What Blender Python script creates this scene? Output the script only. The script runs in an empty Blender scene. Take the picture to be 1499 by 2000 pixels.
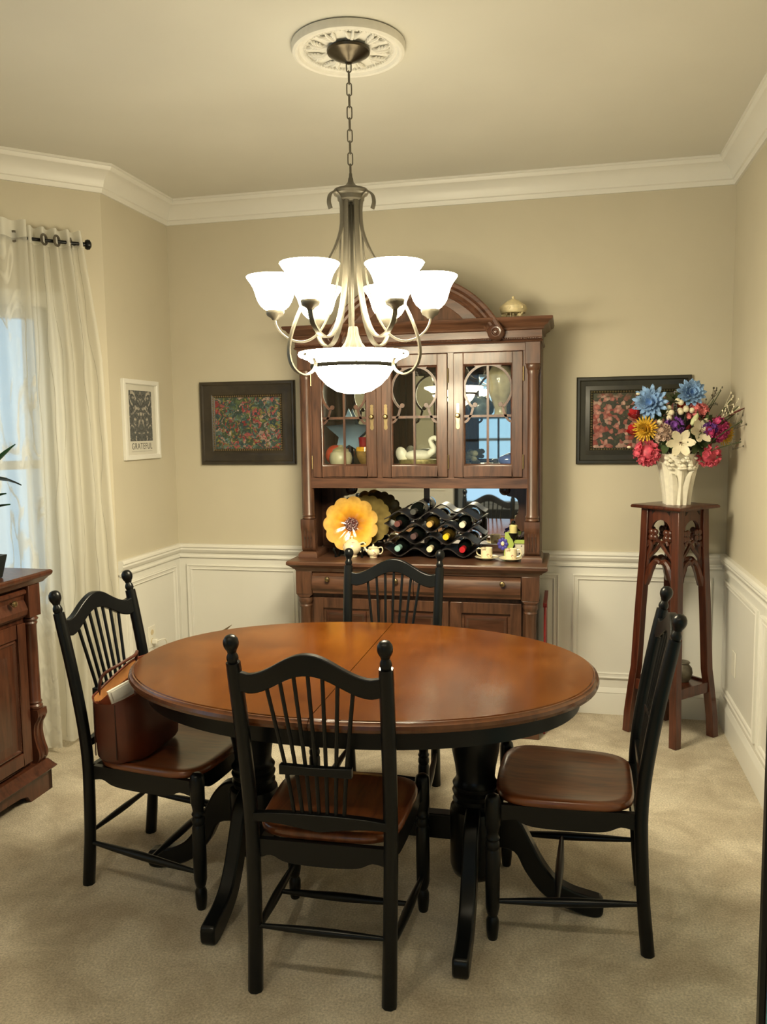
import bpy, bmesh, math, random
from mathutils import Vector, Matrix
random.seed(7)
PI = math.pi
scene = bpy.context.scene
COL = scene.collection

# ---------------------------------------------------------------- camera, world, exposure
CAM_LOC = (2.1802, -4.2919, 1.4978)
F_PX, YAW, PITCH, ROLL = 1596.42, 0.2216, -0.1024, -0.0133
cam_data = bpy.data.cameras.new('camera')
cam_data.sensor_fit = 'HORIZONTAL'
cam_data.sensor_width = 36.0
cam_data.lens = F_PX / 1499.0 * 36.0
cam_data.clip_start = 0.05
cam = bpy.data.objects.new('camera', cam_data)
COL.objects.link(cam)
_d = Vector((-math.sin(YAW) * math.cos(PITCH), math.cos(YAW) * math.cos(PITCH), math.sin(PITCH)))
_r = Vector((math.cos(YAW), math.sin(YAW), 0))
_u = _r.cross(_d)
_r2 = _r * math.cos(ROLL) + _u * math.sin(ROLL)
_u2 = _u * math.cos(ROLL) - _r * math.sin(ROLL)
_m = Matrix((_r2, _u2, -_d)).transposed().to_4x4()
_m.translation = Vector(CAM_LOC)
cam.matrix_world = _m
scene.camera = cam

world = bpy.data.worlds.new('daylight')
scene.world = world
world.use_nodes = True
_bg = world.node_tree.nodes['Background']
_bg.inputs['Color'].default_value = (.5, .77, 1.0, 1)
_bg.inputs['Strength'].default_value = 1.25

vs = scene.view_settings
vs.view_transform = 'Standard'
vs.look = 'None'
vs.exposure = 0.0
vs.gamma = 1.0
vs.use_curve_mapping = False
scene.cycles.max_bounces = 6
scene.cycles.diffuse_bounces = 4
scene.cycles.glossy_bounces = 4
scene.cycles.transparent_max_bounces = 8
scene.cycles.use_light_tree = False
LAMP_STRENGTH = 63.0
LAMP_COLOR = (1.0, 0.875, 0.60)

# ---------------------------------------------------------------- helpers
class MB:
    """collects geometry for one mesh object"""
    def __init__(s):
        s.v = []; s.f = []
    def add(s, vs_, fs, M=None):
        o = len(s.v)
        for p in vs_:
            p = Vector(p)
            s.v.append(tuple(M @ p) if M is not None else tuple(p))
        for f in fs:
            s.f.append(tuple(i + o for i in f))
        return s
    def box(s, x0, x1, y0, y1, z0, z1, M=None):
        v = [(x0,y0,z0),(x1,y0,z0),(x1,y1,z0),(x0,y1,z0),(x0,y0,z1),(x1,y0,z1),(x1,y1,z1),(x0,y1,z1)]
        return s.add(v, [(3,2,1,0),(4,5,6,7),(0,1,5,4),(1,2,6,5),(2,3,7,6),(3,0,4,7)], M)
    def lathe(s, prof, seg=20, M=None, a0=0.0, a1=2*PI, squash=1.0):
        full = abs((a1 - a0) - 2*PI) < 1e-6
        n = seg if full else seg + 1
        v = []; f = []
        for r, z in prof:
            for k in range(n):
                a = a0 + (a1 - a0) * k / seg
                v.append((r*math.cos(a), r*math.sin(a)*squash, z))
        for i in range(len(prof) - 1):
            for k in range(seg):
                k2 = (k + 1) % n
                f.append((i*n+k, i*n+k2, (i+1)*n+k2, (i+1)*n+k))
        if full and prof[0][0] > 1e-5: f.append(tuple(range(n))[::-1])
        if full and prof[-1][0] > 1e-5: f.append(tuple((len(prof)-1)*n + k for k in range(n)))
        return s.add(v, f, M)
    def tube(s, pts, r, seg=8, M=None, closed=False, w=None, up=None, ang=0.0):
        """round tube; w given -> flat strap of half sizes (w, r) with the w axis across 'up'"""
        pts = [Vector(p) for p in pts]; n = len(pts)
        rr = r if isinstance(r, (list, tuple)) else [r]*n
        v = []; f = []; prev = None
        for i, p in enumerate(pts):
            if closed: t = (pts[(i+1) % n] - pts[i-1])
            else: t = pts[min(i+1, n-1)] - pts[max(i-1, 0)]
            t = t.normalized()
            if up is not None: a = t.cross(Vector(up))
            elif prev is None:
                a = t.cross(Vector((0,0,1)) if abs(t.z) < .9 else Vector((1,0,0)))
            else: a = prev - t * prev.dot(t)
            if a.length < 1e-6: a = t.orthogonal()
            a.normalize(); prev = a; b = t.cross(a)
            if w is None:
                for k in range(seg):
                    q = ang + 2*PI*k/seg
                    v.append(p + a*math.cos(q)*rr[i] + b*math.sin(q)*rr[i])
            else:
                for ca, cb in ((1,1),(-1,1),(-1,-1),(1,-1)):
                    v.append(p + a*ca*w + b*cb*rr[i])
        m = seg if w is None else 4
        for i in range(n if closed else n-1):
            j = (i+1) % n
            for k in range(m):
                f.append((i*m+k, i*m+(k+1) % m, j*m+(k+1) % m, j*m+k))
        if not closed:
            f.append(tuple(range(m))[::-1]); f.append(tuple((n-1)*m+k for k in range(m)))
        return s.add(v, f, M)
    def prism(s, poly, d0, d1, M=None):
        """polygon in the xz plane extruded along y from d0 to d1"""
        n = len(poly)
        v = [(x, d0, z) for x, z in poly] + [(x, d1, z) for x, z in poly]
        f = [tuple(range(n)), tuple(range(2*n-1, n-1, -1))]
        for i in range(n):
            j = (i+1) % n
            f.append((j, i, n+i, n+j))
        return s.add(v, f, M)
    def ball(s, c, r, seg=12, rings=7, sc=(1,1,1), M=None):
        prof = [(r*math.sin(PI*i/rings), -r*math.cos(PI*i/rings)) for i in range(rings+1)]
        prof[0] = (0, -r); prof[-1] = (0, r)
        T = Matrix.Translation(c) @ Matrix.Diagonal((*sc, 1))
        if M is not None: T = M @ T
        return s.lathe(prof, seg, T)
    def rings(s, loops, M=None, cap0=True, cap1=True):
        n = len(loops[0]); v = [p for l in loops for p in l]; f = []
        for i in range(len(loops)-1):
            for k in range(n):
                f.append((i*n+k, i*n+(k+1) % n, (i+1)*n+(k+1) % n, (i+1)*n+k))
        if cap0: f.append(tuple(range(n))[::-1])
        if cap1: f.append(tuple((len(loops)-1)*n+k for k in range(n)))
        return s.add(v, f, M)
    def mesh(s, name, mat, smooth=True, angle=38):
        me = bpy.data.meshes.new(name)
        me.from_pydata(s.v, [], s.f)
        bm = bmesh.new(); bm.from_mesh(me)
        bmesh.ops.remove_doubles(bm, verts=bm.verts, dist=1e-6)
        bmesh.ops.recalc_face_normals(bm, faces=bm.faces)
        bm.to_mesh(me); bm.free()
        if smooth:
            for p in me.polygons: p.use_smooth = True
            me.set_sharp_from_angle(angle=math.radians(angle))
        if mat is not None: me.materials.append(mat)
        return me
    def build(s, name, mat, parent=None, loc=(0,0,0), rot=(0,0,0), smooth=True, bevel=0, angle=38):
        o = link(name, s.mesh(name, mat, smooth, angle), parent, loc, rot)
        if bevel:
            b = o.modifiers.new('bevel', 'BEVEL'); b.width = bevel; b.segments = 2; b.limit_method = 'ANGLE'
            b.harden_normals = False
        return o

def link(name, data, parent=None, loc=(0,0,0), rot=(0,0,0), scale=(1,1,1)):
    o = bpy.data.objects.new(name, data)
    COL.objects.link(o); o.parent = parent
    o.location = loc; o.rotation_euler = rot; o.scale = scale
    return o
def tag(o, label, cat, group=None):
    o['label'] = label; o['category'] = cat
    if group: o['group'] = group
    return o
def thing(name, label, cat, loc=(0,0,0), rotz=0.0, group=None):
    o = bpy.data.objects.new(name, None); COL.objects.link(o)
    o.empty_display_size = .05
    o.location = loc; o.rotation_euler = (0, 0, rotz)
    return tag(o, label, cat, group)
def structure(o):
    o['kind'] = 'structure'; return o
def copy_tree(o, parent=None):
    c = o.copy(); COL.objects.link(c); c.parent = parent
    for ch in list(o.children): copy_tree(ch, c)
    return c
def T(x, y, z): return Matrix.Translation((x, y, z))
def RX(a): return Matrix.Rotation(a, 4, 'X')
def RY(a): return Matrix.Rotation(a, 4, 'Y')
def RZ(a): return Matrix.Rotation(a, 4, 'Z')
def smooth_path(pts, n=6):
    """Catmull-Rom through pts"""
    P = [Vector(p) for p in pts]; out = []
    for i in range(len(P)-1):
        p0 = P[max(i-1,0)]; p1 = P[i]; p2 = P[i+1]; p3 = P[min(i+2,len(P)-1)]
        for k in range(n):
            t = k/n
            out.append(.5*((2*p1)+(p2-p0)*t+(2*p0-5*p1+4*p2-p3)*t*t+(3*p1-p0-3*p2+p3)*t**3))
    out.append(P[-1]); return out
def sp2(pts, n=6):
    return [(p.x, p.y) for p in smooth_path([(a, b, 0) for a, b in pts], n)]

# ---------------------------------------------------------------- materials
def new_mat(name):
    m = bpy.data.materials.new(name); m.use_nodes = True
    nt = m.node_tree; nt.nodes.clear()
    out = nt.nodes.new('ShaderNodeOutputMaterial')
    return m, nt, out
def bsdf(nt, out, col=(.5,.5,.5), rough=.5, metal=0, coat=0, spec=.5):
    b = nt.nodes.new('ShaderNodeBsdfPrincipled')
    b.inputs['Base Color'].default_value = (*col, 1)
    b.inputs['Roughness'].default_value = rough
    b.inputs['Metallic'].default_value = metal
    b.inputs['Coat Weight'].default_value = coat
    b.inputs['Coat Roughness'].default_value = .12
    b.inputs['Specular IOR Level'].default_value = spec
    nt.links.new(b.outputs[0], out.inputs[0])
    return b
def noise(nt, scale, detail=3, stretch=(1,1,1), rough=.55, dist=0.0):
    tc = nt.nodes.new('ShaderNodeTexCoord'); mp = nt.nodes.new('ShaderNodeMapping')
    mp.inputs['Scale'].default_value = stretch
    n = nt.nodes.new('ShaderNodeTexNoise')
    n.inputs['Scale'].default_value = scale; n.inputs['Detail'].default_value = min(detail, 3)
    n.inputs['Roughness'].default_value = rough; n.inputs['Distortion'].default_value = dist
    nt.links.new(tc.outputs['Object'], mp.inputs[0]); nt.links.new(mp.outputs[0], n.inputs['Vector'])
    return n
def ramp(nt, src, stops):
    r = nt.nodes.new('ShaderNodeValToRGB')
    e = r.color_ramp.elements
    e[0].position = stops[0][0]; e[0].color = (*stops[0][1], 1)
    e[1].position = stops[-1][0]; e[1].color = (*stops[-1][1], 1)
    for p, c in stops[1:-1]:
        x = e.new(p); x.color = (*c, 1)
    nt.links.new(src, r.inputs[0]); return r
def bump(nt, b, src, strength, dist=.002):
    n = nt.nodes.new('ShaderNodeBump'); n.inputs['Strength'].default_value = strength
    n.inputs['Distance'].default_value = dist
    nt.links.new(src, n.inputs['Height']); nt.links.new(n.outputs[0], b.inputs['Normal'])
def plain(name, col, rough=.5, metal=0, coat=0, var=.06, scale=30, spec=.5):
    m, nt, out = new_mat(name); b = bsdf(nt, out, col, rough, metal, coat, spec)
    n = noise(nt, scale, 2)
    lo = tuple(c*(1-var) for c in col); hi = tuple(min(1, c*(1+var)) for c in col)
    r = ramp(nt, n.outputs['Fac'], [(.3, lo), (.7, hi)])
    nt.links.new(r.outputs[0], b.inputs['Base Color'])
    return m
def wood(name, dark, light, stretch=(1,1,1), scale=14, rough=.35, coat=.2, bmp=.15):
    m, nt, out = new_mat(name); b = bsdf(nt, out, light, rough, 0, coat)
    n = noise(nt, scale, 5, stretch, .6, .4)
    n2 = noise(nt, 2.2, 2)
    r = ramp(nt, n.outputs['Fac'], [(.3, dark), (.5, tuple((a+c)/2 for a, c in zip(dark, light))), (.72, light)])
    r2 = ramp(nt, n2.outputs['Fac'], [(.3, (.82,.82,.82)), (.7, (1.12,1.1,1.08))])
    mx = nt.nodes.new('ShaderNodeMix'); mx.data_type = 'RGBA'; mx.blend_type = 'MULTIPLY'
    mx.inputs['Factor'].default_value = 1
    nt.links.new(r.outputs[0], mx.inputs['A']); nt.links.new(r2.outputs[0], mx.inputs['B'])
    nt.links.new(mx.outputs['Result'], b.inputs['Base Color'])
    if bmp: bump(nt, b, n.outputs['Fac'], bmp, .001)
    return m
M = {}
M['wall'] = plain('wall_paint', (.556,.512,.40), .75, var=.02, scale=4, spec=.25)
M['ceiling'] = plain('ceiling_paint', (.66,.645,.58), .9, var=.015, scale=3, spec=.2)
M['trim'] = plain('white_trim_paint', (.74,.73,.68), .38, var=.015, scale=5)
M['plaster'] = plain('plaster_white', (.78,.76,.70), .6, var=.03, scale=40)
M['hutch'] = wood('hutch_walnut', (.043,.0185,.0105), (.134,.060,.032), (5,5,.6), 9, .36, .15)
M['hutch_h'] = wood('hutch_walnut_rails', (.046,.0195,.0105), (.141,.063,.034), (.6,5,5), 9, .36, .15)
M['hutch_dark'] = wood('hutch_dark_moulding', (.035,.014,.008), (.10,.04,.022), (.6,5,5), 9, .3, .3)
M['sideboard'] = wood('sideboard_mahogany', (.035,.010,.005), (.105,.034,.016), (5,5,.6), 9, .36, .25)
M['stand'] = wood('stand_mahogany', (.032,.007,.004), (.115,.030,.013), (6,6,.5), 9, .32, .3)
M['black'] = plain('black_satin_paint', (.0035,.0042,.0046), .3, var=.12, scale=25, spec=.28)
M['seat'] = wood('seat_brown', (.11,.028,.008), (.26,.08,.025), (5,.6,5), 8, .3, .35)
M['nickel'] = plain('brushed_nickel', (.12,.107,.08), .42, .45, var=.08, scale=60)
M['bronze'] = plain('dark_bronze', (.09,.075,.055), .28, 1.0, var=.1)
M['band'] = plain('dark_band', (.004,.0037,.003), 1.0, 0, var=.05, spec=0)
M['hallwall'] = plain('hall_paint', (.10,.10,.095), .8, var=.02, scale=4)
M['brass'] = plain('aged_brass', (.32,.24,.12), .32, 1.0, var=.12)
M['cream'] = plain('cream_china', (.83,.74,.50), .2, coat=.4, var=.03)
M['whitecer'] = plain('white_ceramic', (.80,.76,.64), .35, var=.05, scale=50)
M['plastic'] = plain('white_plastic', (.78,.76,.68), .35, var=.02)
def mirror_mat():
    m, nt, out = new_mat('mirror_silver'); bsdf(nt, out, (.86,.87,.86), .02, 1.0); return m
M['mirror'] = mirror_mat()
def glass_mat(name, tint=(1,1,1), refl=.06):
    m, nt, out = new_mat(name)
    t = nt.nodes.new('ShaderNodeBsdfTransparent'); t.inputs[0].default_value = (*tint, 1)
    g = nt.nodes.new('ShaderNodeBsdfGlossy'); g.inputs['Roughness'].default_value = .02
    fr = nt.nodes.new('ShaderNodeFresnel'); fr.inputs['IOR'].default_value = 1.45
    mx = nt.nodes.new('ShaderNodeMixShader')
    nt.links.new(fr.outputs[0], mx.inputs[0]); nt.links.new(t.outputs[0], mx.inputs[1]); nt.links.new(g.outputs[0], mx.inputs[2])
    nt.links.new(mx.outputs[0], out.inputs[0]); return m
M['glass'] = glass_mat('window_glass', (.96,.98,.97))
def glow(name, col, strength):
    m, nt, out = new_mat(name)
    e = nt.nodes.new('ShaderNodeEmission'); e.inputs[0].default_value = (*col, 1); e.inputs[1].default_value = strength
    nt.links.new(e.outputs[0], out.inputs[0]); return m
M['shade'] = glow('lit_frosted_glass', LAMP_COLOR, LAMP_STRENGTH)
M['shade_in'] = glow('lit_glass_inside', LAMP_COLOR, LAMP_STRENGTH*.12)
M['bowl'] = glow('lit_bowl_glass', LAMP_COLOR, LAMP_STRENGTH*1.7)
def carpet_mat():
    m, nt, out = new_mat('beige_carpet'); b = bsdf(nt, out, (.5,.42,.3), .95, spec=.1)
    n1 = noise(nt, 4.5, 5, rough=.65, dist=.5); n2 = noise(nt, 150, 4)
    r1 = ramp(nt, n1.outputs['Fac'], [(.32, (.56,.48,.36)), (.5, (.70,.62,.48)), (.66, (.84,.76,.61))])
    r2 = ramp(nt, n2.outputs['Fac'], [(.3, (.70,.69,.67)), (.7, (1.12,1.12,1.12))])
    mx = nt.nodes.new('ShaderNodeMix'); mx.data_type = 'RGBA'; mx.blend_type = 'MULTIPLY'; mx.inputs['Factor'].default_value = 1
    nt.links.new(r1.outputs[0], mx.inputs['A']); nt.links.new(r2.outputs[0], mx.inputs['B'])
    nt.links.new(mx.outputs['Result'], b.inputs['Base Color'])
    n3 = noise(nt, 420, 4)
    bump(nt, b, n3.outputs['Fac'], .9, .006); return m
M['carpet'] = carpet_mat()
def table_mat():
    m, nt, out = new_mat('table_maple_brown'); b = bsdf(nt, out, (.3,.12,.03), .19, 0, .08, .34)
    tc = nt.nodes.new('ShaderNodeTexCoord'); mp = nt.nodes.new('ShaderNodeMapping'); mp.inputs['Rotation'].default_value = (0,0,PI/2)
    br = nt.nodes.new('ShaderNodeTexBrick'); br.inputs['Scale'].default_value = 1.0
    br.inputs['Brick Width'].default_value = .42; br.inputs['Row Height'].default_value = .105
    br.inputs['Mortar Size'].default_value = 0.0; br.offset = .37
    br.inputs['Color1'].default_value = (.0,.0,.0,1); br.inputs['Color2'].default_value = (1,1,1,1)
    nt.links.new(tc.outputs['Object'], mp.inputs[0]); nt.links.new(mp.outputs[0], br.inputs['Vector'])
    n = noise(nt, 9, 5, (6,1,1), .6, .5); n2 = noise(nt, 5, 3)
    add = nt.nodes.new('ShaderNodeMath'); add.operation = 'MULTIPLY_ADD'; add.inputs[1].default_value = .16
    nt.links.new(br.outputs['Color'], add.inputs[0]); nt.links.new(n2.outputs['Fac'], add.inputs[2])
    r = ramp(nt, add.outputs[0], [(.3, (.057,.0145,.0014)), (.55, (.083,.0232,.0024)), (.85, (.117,.036,.0045))])
    r2 = ramp(nt, n.outputs['Fac'], [(.3, (.86,.84,.8)), (.7, (1.08,1.08,1.08))])
    mx = nt.nodes.new('ShaderNodeMix'); mx.data_type = 'RGBA'; mx.blend_type = 'MULTIPLY'; mx.inputs['Factor'].default_value = 1
    nt.links.new(r.outputs[0], mx.inputs['A']); nt.links.new(r2.outputs[0], mx.inputs['B'])
    nt.links.new(mx.outputs['Result'], b.inputs['Base Color']); return m
M['table'] = table_mat()
M['table_edge'] = wood('table_edge_brown', (.075,.021,.005), (.125,.04,.010), (3,3,1), 6, .27, .4, 0)
def sheer(name, tr, pattern=False):
    m, nt, out = new_mat(name)
    d = nt.nodes.new('ShaderNodeBsdfDiffuse'); d.inputs[0].default_value = (.88,.87,.80,1)
    l = nt.nodes.new('ShaderNodeBsdfTranslucent'); l.inputs[0].default_value = (.90,.90,.86,1)
    t = nt.nodes.new('ShaderNodeBsdfTransparent')
    a = nt.nodes.new('ShaderNodeMixShader'); a.inputs[0].default_value = .5
    b = nt.nodes.new('ShaderNodeMixShader'); b.inputs[0].default_value = tr
    nt.links.new(d.outputs[0], a.inputs[1]); nt.links.new(l.outputs[0], a.inputs[2])
    nt.links.new(a.outputs[0], b.inputs[1]); nt.links.new(t.outputs[0], b.inputs[2])
    if pattern:
        n = noise(nt, 5.5, 2, (1,1,.35), .5, 1.6)
        r = ramp(nt, n.outputs['Fac'], [(.44, (tr,)*3), (.475, (.05,)*3), (.505, (.05,)*3), (.54, (tr,)*3)])
        nt.links.new(r.outputs[0], b.inputs[0])
    nt.links.new(b.outputs[0], out.inputs[0]); return m
M['sheer'] = sheer('sheer_white_fabric', .32)
M['sheer2'] = sheer('sheer_branch_fabric', .4, True)
M['fabric_band'] = sheer('curtain_heading_fabric', .03)
# ---------------------------------------------------------------- the room
W, ZC, ZR = 2.954, 2.743, .854
YF = -5.1
S2 = math.sqrt(.5)
BAY = 0.72
OUT = [(0,-.66),(0,0),(W,0),(W,YF),(0,YF),(0,-3.74),(-BAY,-3.74+BAY),(-BAY,-.66-BAY)]   # clockwise from above

def poly_slab(name, z0, z1, mat):
    mb = MB(); n = len(OUT)
    big = [(-1.0,.2),(W+.2,.2),(W+.2,-8.6),(-1.0,-8.6)]
    mb.add([(x,y,z0) for x,y in big]+[(x,y,z1) for x,y in big], [(0,1,2,3),(7,6,5,4),(0,4,5,1),(1,5,6,2),(2,6,7,3),(3,7,4,0)])
    return structure(mb.build(name, mat, smooth=False))
poly_slab('floor', -.1, 0, M['carpet'])
poly_slab('ceiling', ZC, ZC+.1, M['ceiling'])

def wall(name, p0, p1, holes=(), th=.1, mat='wall', z1=ZC):
    """wall whose inner face runs p0->p1 with the room on its right hand; holes (s0,s1,z0,z1)"""
    a = Vector((*p0,0)); b = Vector((*p1,0)); L = (b-a).length; d = (b-a)/L; n = Vector((-d.y, d.x, 0))
    Mx = Matrix(((d.x,n.x,0,a.x),(d.y,n.y,0,a.y),(0,0,1,0),(0,0,0,1)))
    mb = MB(); s = 0
    for (s0,s1,h0,h1) in holes:
        mb.box(s, s0, 0, th, 0, z1, Mx)
        if h0 > 0: mb.box(s0, s1, 0, th, 0, h0, Mx)
        if h1 < z1: mb.box(s0, s1, 0, th, h1, z1, Mx)
        s = s1
    mb.box(s, L, 0, th, 0, z1, Mx)
    o = structure(mb.build(name, M[mat], smooth=False))
    return o, Mx
WIN = (.27, .80, .62, 2.075)
wall_left, _ = wall('wall_left', OUT[0], OUT[1])
wall_back, _ = wall('wall_back', OUT[1], OUT[2])
wall_right, _ = wall('wall_right', OUT[2], OUT[3])
wall_front, _ = wall('wall_front', OUT[3], OUT[4], holes=((.25, 2.05, 0, 2.25),))
wall('wall_left_front', OUT[4], OUT[5])
LB = BAY*math.sqrt(2)
_, MB3 = wall('wall_bay_front', OUT[5], OUT[6], holes=((LB-WIN[1], LB-WIN[0], WIN[2], WIN[3]),))
_, MB2 = wall('wall_bay', OUT[6], OUT[7], holes=((.15, 1.49, .62, 2.075),))
_, MB1 = wall('wall_bay_back', OUT[7], OUT[0], holes=((LB-WIN[1], LB-WIN[0], WIN[2], WIN[3]),))
# hall beyond the opening behind the camera
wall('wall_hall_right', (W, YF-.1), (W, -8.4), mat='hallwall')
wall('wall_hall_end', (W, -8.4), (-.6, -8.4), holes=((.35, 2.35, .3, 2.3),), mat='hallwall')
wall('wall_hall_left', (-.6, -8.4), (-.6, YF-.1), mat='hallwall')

def window(name, Mx, s0, s1, z0, z1, th=.1):
    mb = MB(); w = .05
    mb.box(s0, s0+w, .03, .08, z0, z1, Mx); mb.box(s1-w, s1, .03, .08, z0, z1, Mx)
    mb.box(s0+w, s1-w, .03, .08, z0, z0+w, Mx); mb.box(s0+w, s1-w, .03, .08, z1-w, z1, Mx)
    zm = (z0+z1)/2; mb.box(s0+w, s1-w, .035, .075, zm-.02, zm+.02, Mx)
    o = structure(mb.build(name, M['trim'], smooth=False))
    for a, b in ((z0+w, zm-.02), (zm+.02, z1-w)):
        MB().box(s0+w, s1-w, .053, .057, a, b, Mx).build('pane', M['glass'], o, smooth=False)
    c = MB()   # casing on the room side
    c.box(s0-.07, s0, -.018, 0, z0-.07, z1+.07, Mx); c.box(s1, s1+.07, -.018, 0, z0-.07, z1+.07, Mx)
    c.box(s0, s1, -.018, 0, z1, z1+.07, Mx); c.box(s0, s1, -.03, 0, z0-.07, z0, Mx)
    c.build('casing', M['trim'], o, smooth=False)
    return o
window('window_1', MB1, LB-WIN[1], LB-WIN[0], WIN[2], WIN[3])
window('window_2', MB2, .15, 1.49, .62, 2.075)
window('window_3', MB3, LB-WIN[1], LB-WIN[0], WIN[2], WIN[3])
def _hall():
    a = Vector((W,-8.4,0)); d = Vector((-1,0,0)); n = Vector((0,-1,0))
    return Matrix(((d.x,n.x,0,a.x),(d.y,n.y,0,a.y),(0,0,1,0),(0,0,0,1)))
window('window_4', _hall(), .35, 2.35, .3, 2.3)

def sweep(path, prof, closed):
    """rings of a profile (inward offset, z) mitred along a 2d path with the room on its right"""
    n = len(path); P = [Vector(p) for p in path]; out = []
    def nrm(i, j):
        d = (P[j]-P[i]).normalized(); return Vector((d.y, -d.x))
    for i in range(n):
        if closed or 0 < i < n-1:
            n0 = nrm((i-1) % n, i); n1 = nrm(i, (i+1) % n)
            m = (n0+n1)/(1+n0.dot(n1))
        else: m = nrm(i, i+1) if i == 0 else nrm(i-1, i)
        out.append([(P[i].x+m.x*o, P[i].y+m.y*o, z) for o, z in prof])
    return out
def moulding(names, path, prof, closed, mat='trim'):
    R = sweep(path, prof, closed); n = len(path)
    for k, nm in enumerate(names):
        mb = MB().rings([R[k], R[(k+1) % n]])
        structure(mb.build(nm, M[mat], angle=25))
crown = [(0,ZC-.118),(.012,ZC-.118),(.014,ZC-.108),(.017,ZC-.098),(.024,ZC-.094),(.026,ZC-.086),(.033,ZC-.066),(.045,ZC-.048),(.062,ZC-.034),(.078,ZC-.028),(.082,ZC-.022),(.086,ZC-.012),(.092,ZC-.010),(.092,ZC),(0,ZC)]
moulding(['trim_%d' % (i+1) for i in range(8)], OUT, crown, True)
rail = [(0,ZR),(.022,ZR),(.030,ZR-.006),(.032,ZR-.016),(.026,ZR-.024),(.028,ZR-.032),(.022,ZR-.044),(.016,ZR-.052),(.010,ZR-.056),(.010,ZR-.064),(.016,ZR-.070),(.016,ZR-.078),(.006,ZR-.080),(0,ZR-.082)]
LINE = [(0,-.655),(0,0),(W,0),(W,YF)]
moulding(['trim_9','trim_10','trim_11'], LINE, rail, False)
base = [(0,0),(.016,0),(.016,.105),(.014,.112),(.017,.116),(.012,.128),(.006,.14),(0,.14)]
moulding(['baseboard_left','baseboard_back','baseboard_right'], LINE, base, False)
wains = [(0,.1),(.004,.1),(.004,ZR-.07),(0,ZR-.07)]
moulding(['trim_12','trim_13','trim_14'], LINE, wains, False)
moulding(['trim_15'], [(W,YF),(W-.16,YF)], rail, False)
moulding(['trim_16'], [(W-2.14,YF),(0,YF)], rail, False)
moulding(['trim_17'], [(W-2.14,YF),(0,YF)], wains, False)
# casing of the opening behind the camera
mb = MB(); x0, x1 = W-2.05, W-.25
mb.box(x0-.09, x0, YF, YF+.02, 0, 2.34); mb.box(x1, x1+.09, YF, YF+.02, 0, 2.34); mb.box(x0, x1, YF, YF+.02, 2.25, 2.34)
structure(mb.build('trim_18', M['trim'], smooth=False))

def panel_frame(parent, face, u0, u1, z0, z1, flip=False):
    """picture-frame moulding on a wall; face(u, out, z) -> world"""
    prof = [(0,.004),(0,.014),(.006,.017),(.012,.012),(.022,.010),(.026,.013),(.030,.010),(.032,.004)]
    loops = []
    for (u, z, su, sz) in ((u0,z0,1,1),(u1,z0,-1,1),(u1,z1,-1,-1),(u0,z1,1,-1)):
        loops.append([face(u+su*o, h, z+sz*o) for o, h in prof])
    mb = MB(); n = len(prof)
    v = [p for l in loops for p in l]; f = []
    for i in range(4):
        j = (i+1) % 4
        for k in range(n-1): f.append((i*n+k, i*n+k+1, j*n+k+1, j*n+k))
    mb.add(v, f).build('panel_moulding', M['trim'], parent, angle=25)
fb = lambda u, o, z: (u, -o, z)
fl = lambda u, o, z: (o, u, z)
fr = lambda u, o, z: (W-o, u, z)
for u0, u1 in ((.05,.722),(.80,2.146),(2.214,W-.06)): panel_frame(wall_back, fb, u0, u1, .19, .735)
panel_frame(wall_left, fl, -.60, -.055, .19, .735)
for u0, u1 in ((-.765,-.06),(-1.55,-.835),(-2.4,-1.62),(-3.3,-2.47)): panel_frame(wall_right, fr, u0, u1, .175, .735)

# fill lights added above the camera, out of view, to brighten the near floor
for x, lab in ((1.05, 'added round fill light above the viewer, on the bay side'), (2.25, 'added round fill light above the viewer, on the right wall side')):
    t = thing('added_fill_light', lab, 'fill light', (x, -3.75, ZC), 0, 'added fill lights over the camera end')
    MB().lathe([(.060,-.001),(.082,-.001),(.085,-.004),(.082,-.007),(.062,-.007),(.060,-.001)], 32).build('trim_ring', M['trim'], t)
    MB().lathe([(0,-.004),(.0595,-.004),(.0595,-.0015),(0,-.0015)], 32).build('lens', glow('fill_lens', (1.0,.88,.64), 330.0), t)
# ---------------------------------------------------------------- ceiling medallion and chandelier
CX, CY = 1.474, -1.585
med = thing('ceiling_medallion', 'round white plaster ceiling medallion with leaf relief above the chandelier', 'ceiling medallion', (CX-.003, CY+.012, ZC))
R0 = .186
MB().lathe([(.03,-.0),(R0-.006,-.0),(R0,-.004),(R0,-.02),(R0-.003,-.028),(R0-.012,-.032),(R0-.02,-.030),(R0-.026,-.022),(R0-.034,-.024),(R0-.04,-.020),(R0-.046,-.012),(.08,-.014),(.03,-.018)], 64).build('disc', M['plaster'], med)
bd = MB()
for k in range(84):
    a = 2*PI*k/84; bd.ball(((R0-.043)*math.cos(a), (R0-.043)*math.sin(a), -.019), .0046, 6, 4)
o = bd.build('bead_ring', M['plaster'], med); o['kind'] = 'stuff'
leafm = MB()
for sx in (-1, 0, 1):
    for q in range(4):
        x0 = .088+q*.010
        leafm.tube(smooth_path([(x0-.008, sx*.004, -.014), (x0+.006, sx*(.010+q*.003), -.022), (x0+.016, sx*(.020+q*.003), -.016)], 3), [.0035]*4+[.004]*2+[.001], 6) if sx else None
leafm.tube([(.078,0,-.014),(.09,0,-.020),(.125,0,-.020),(.136,0,-.014)], [.006,.007,.005,.002], 6)
lm = leafm.mesh('leaf', M['plaster'])
for k in range(9): link('leaf', lm, med, (0,0,0), (0,0,2*PI*k/9+.2))

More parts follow.
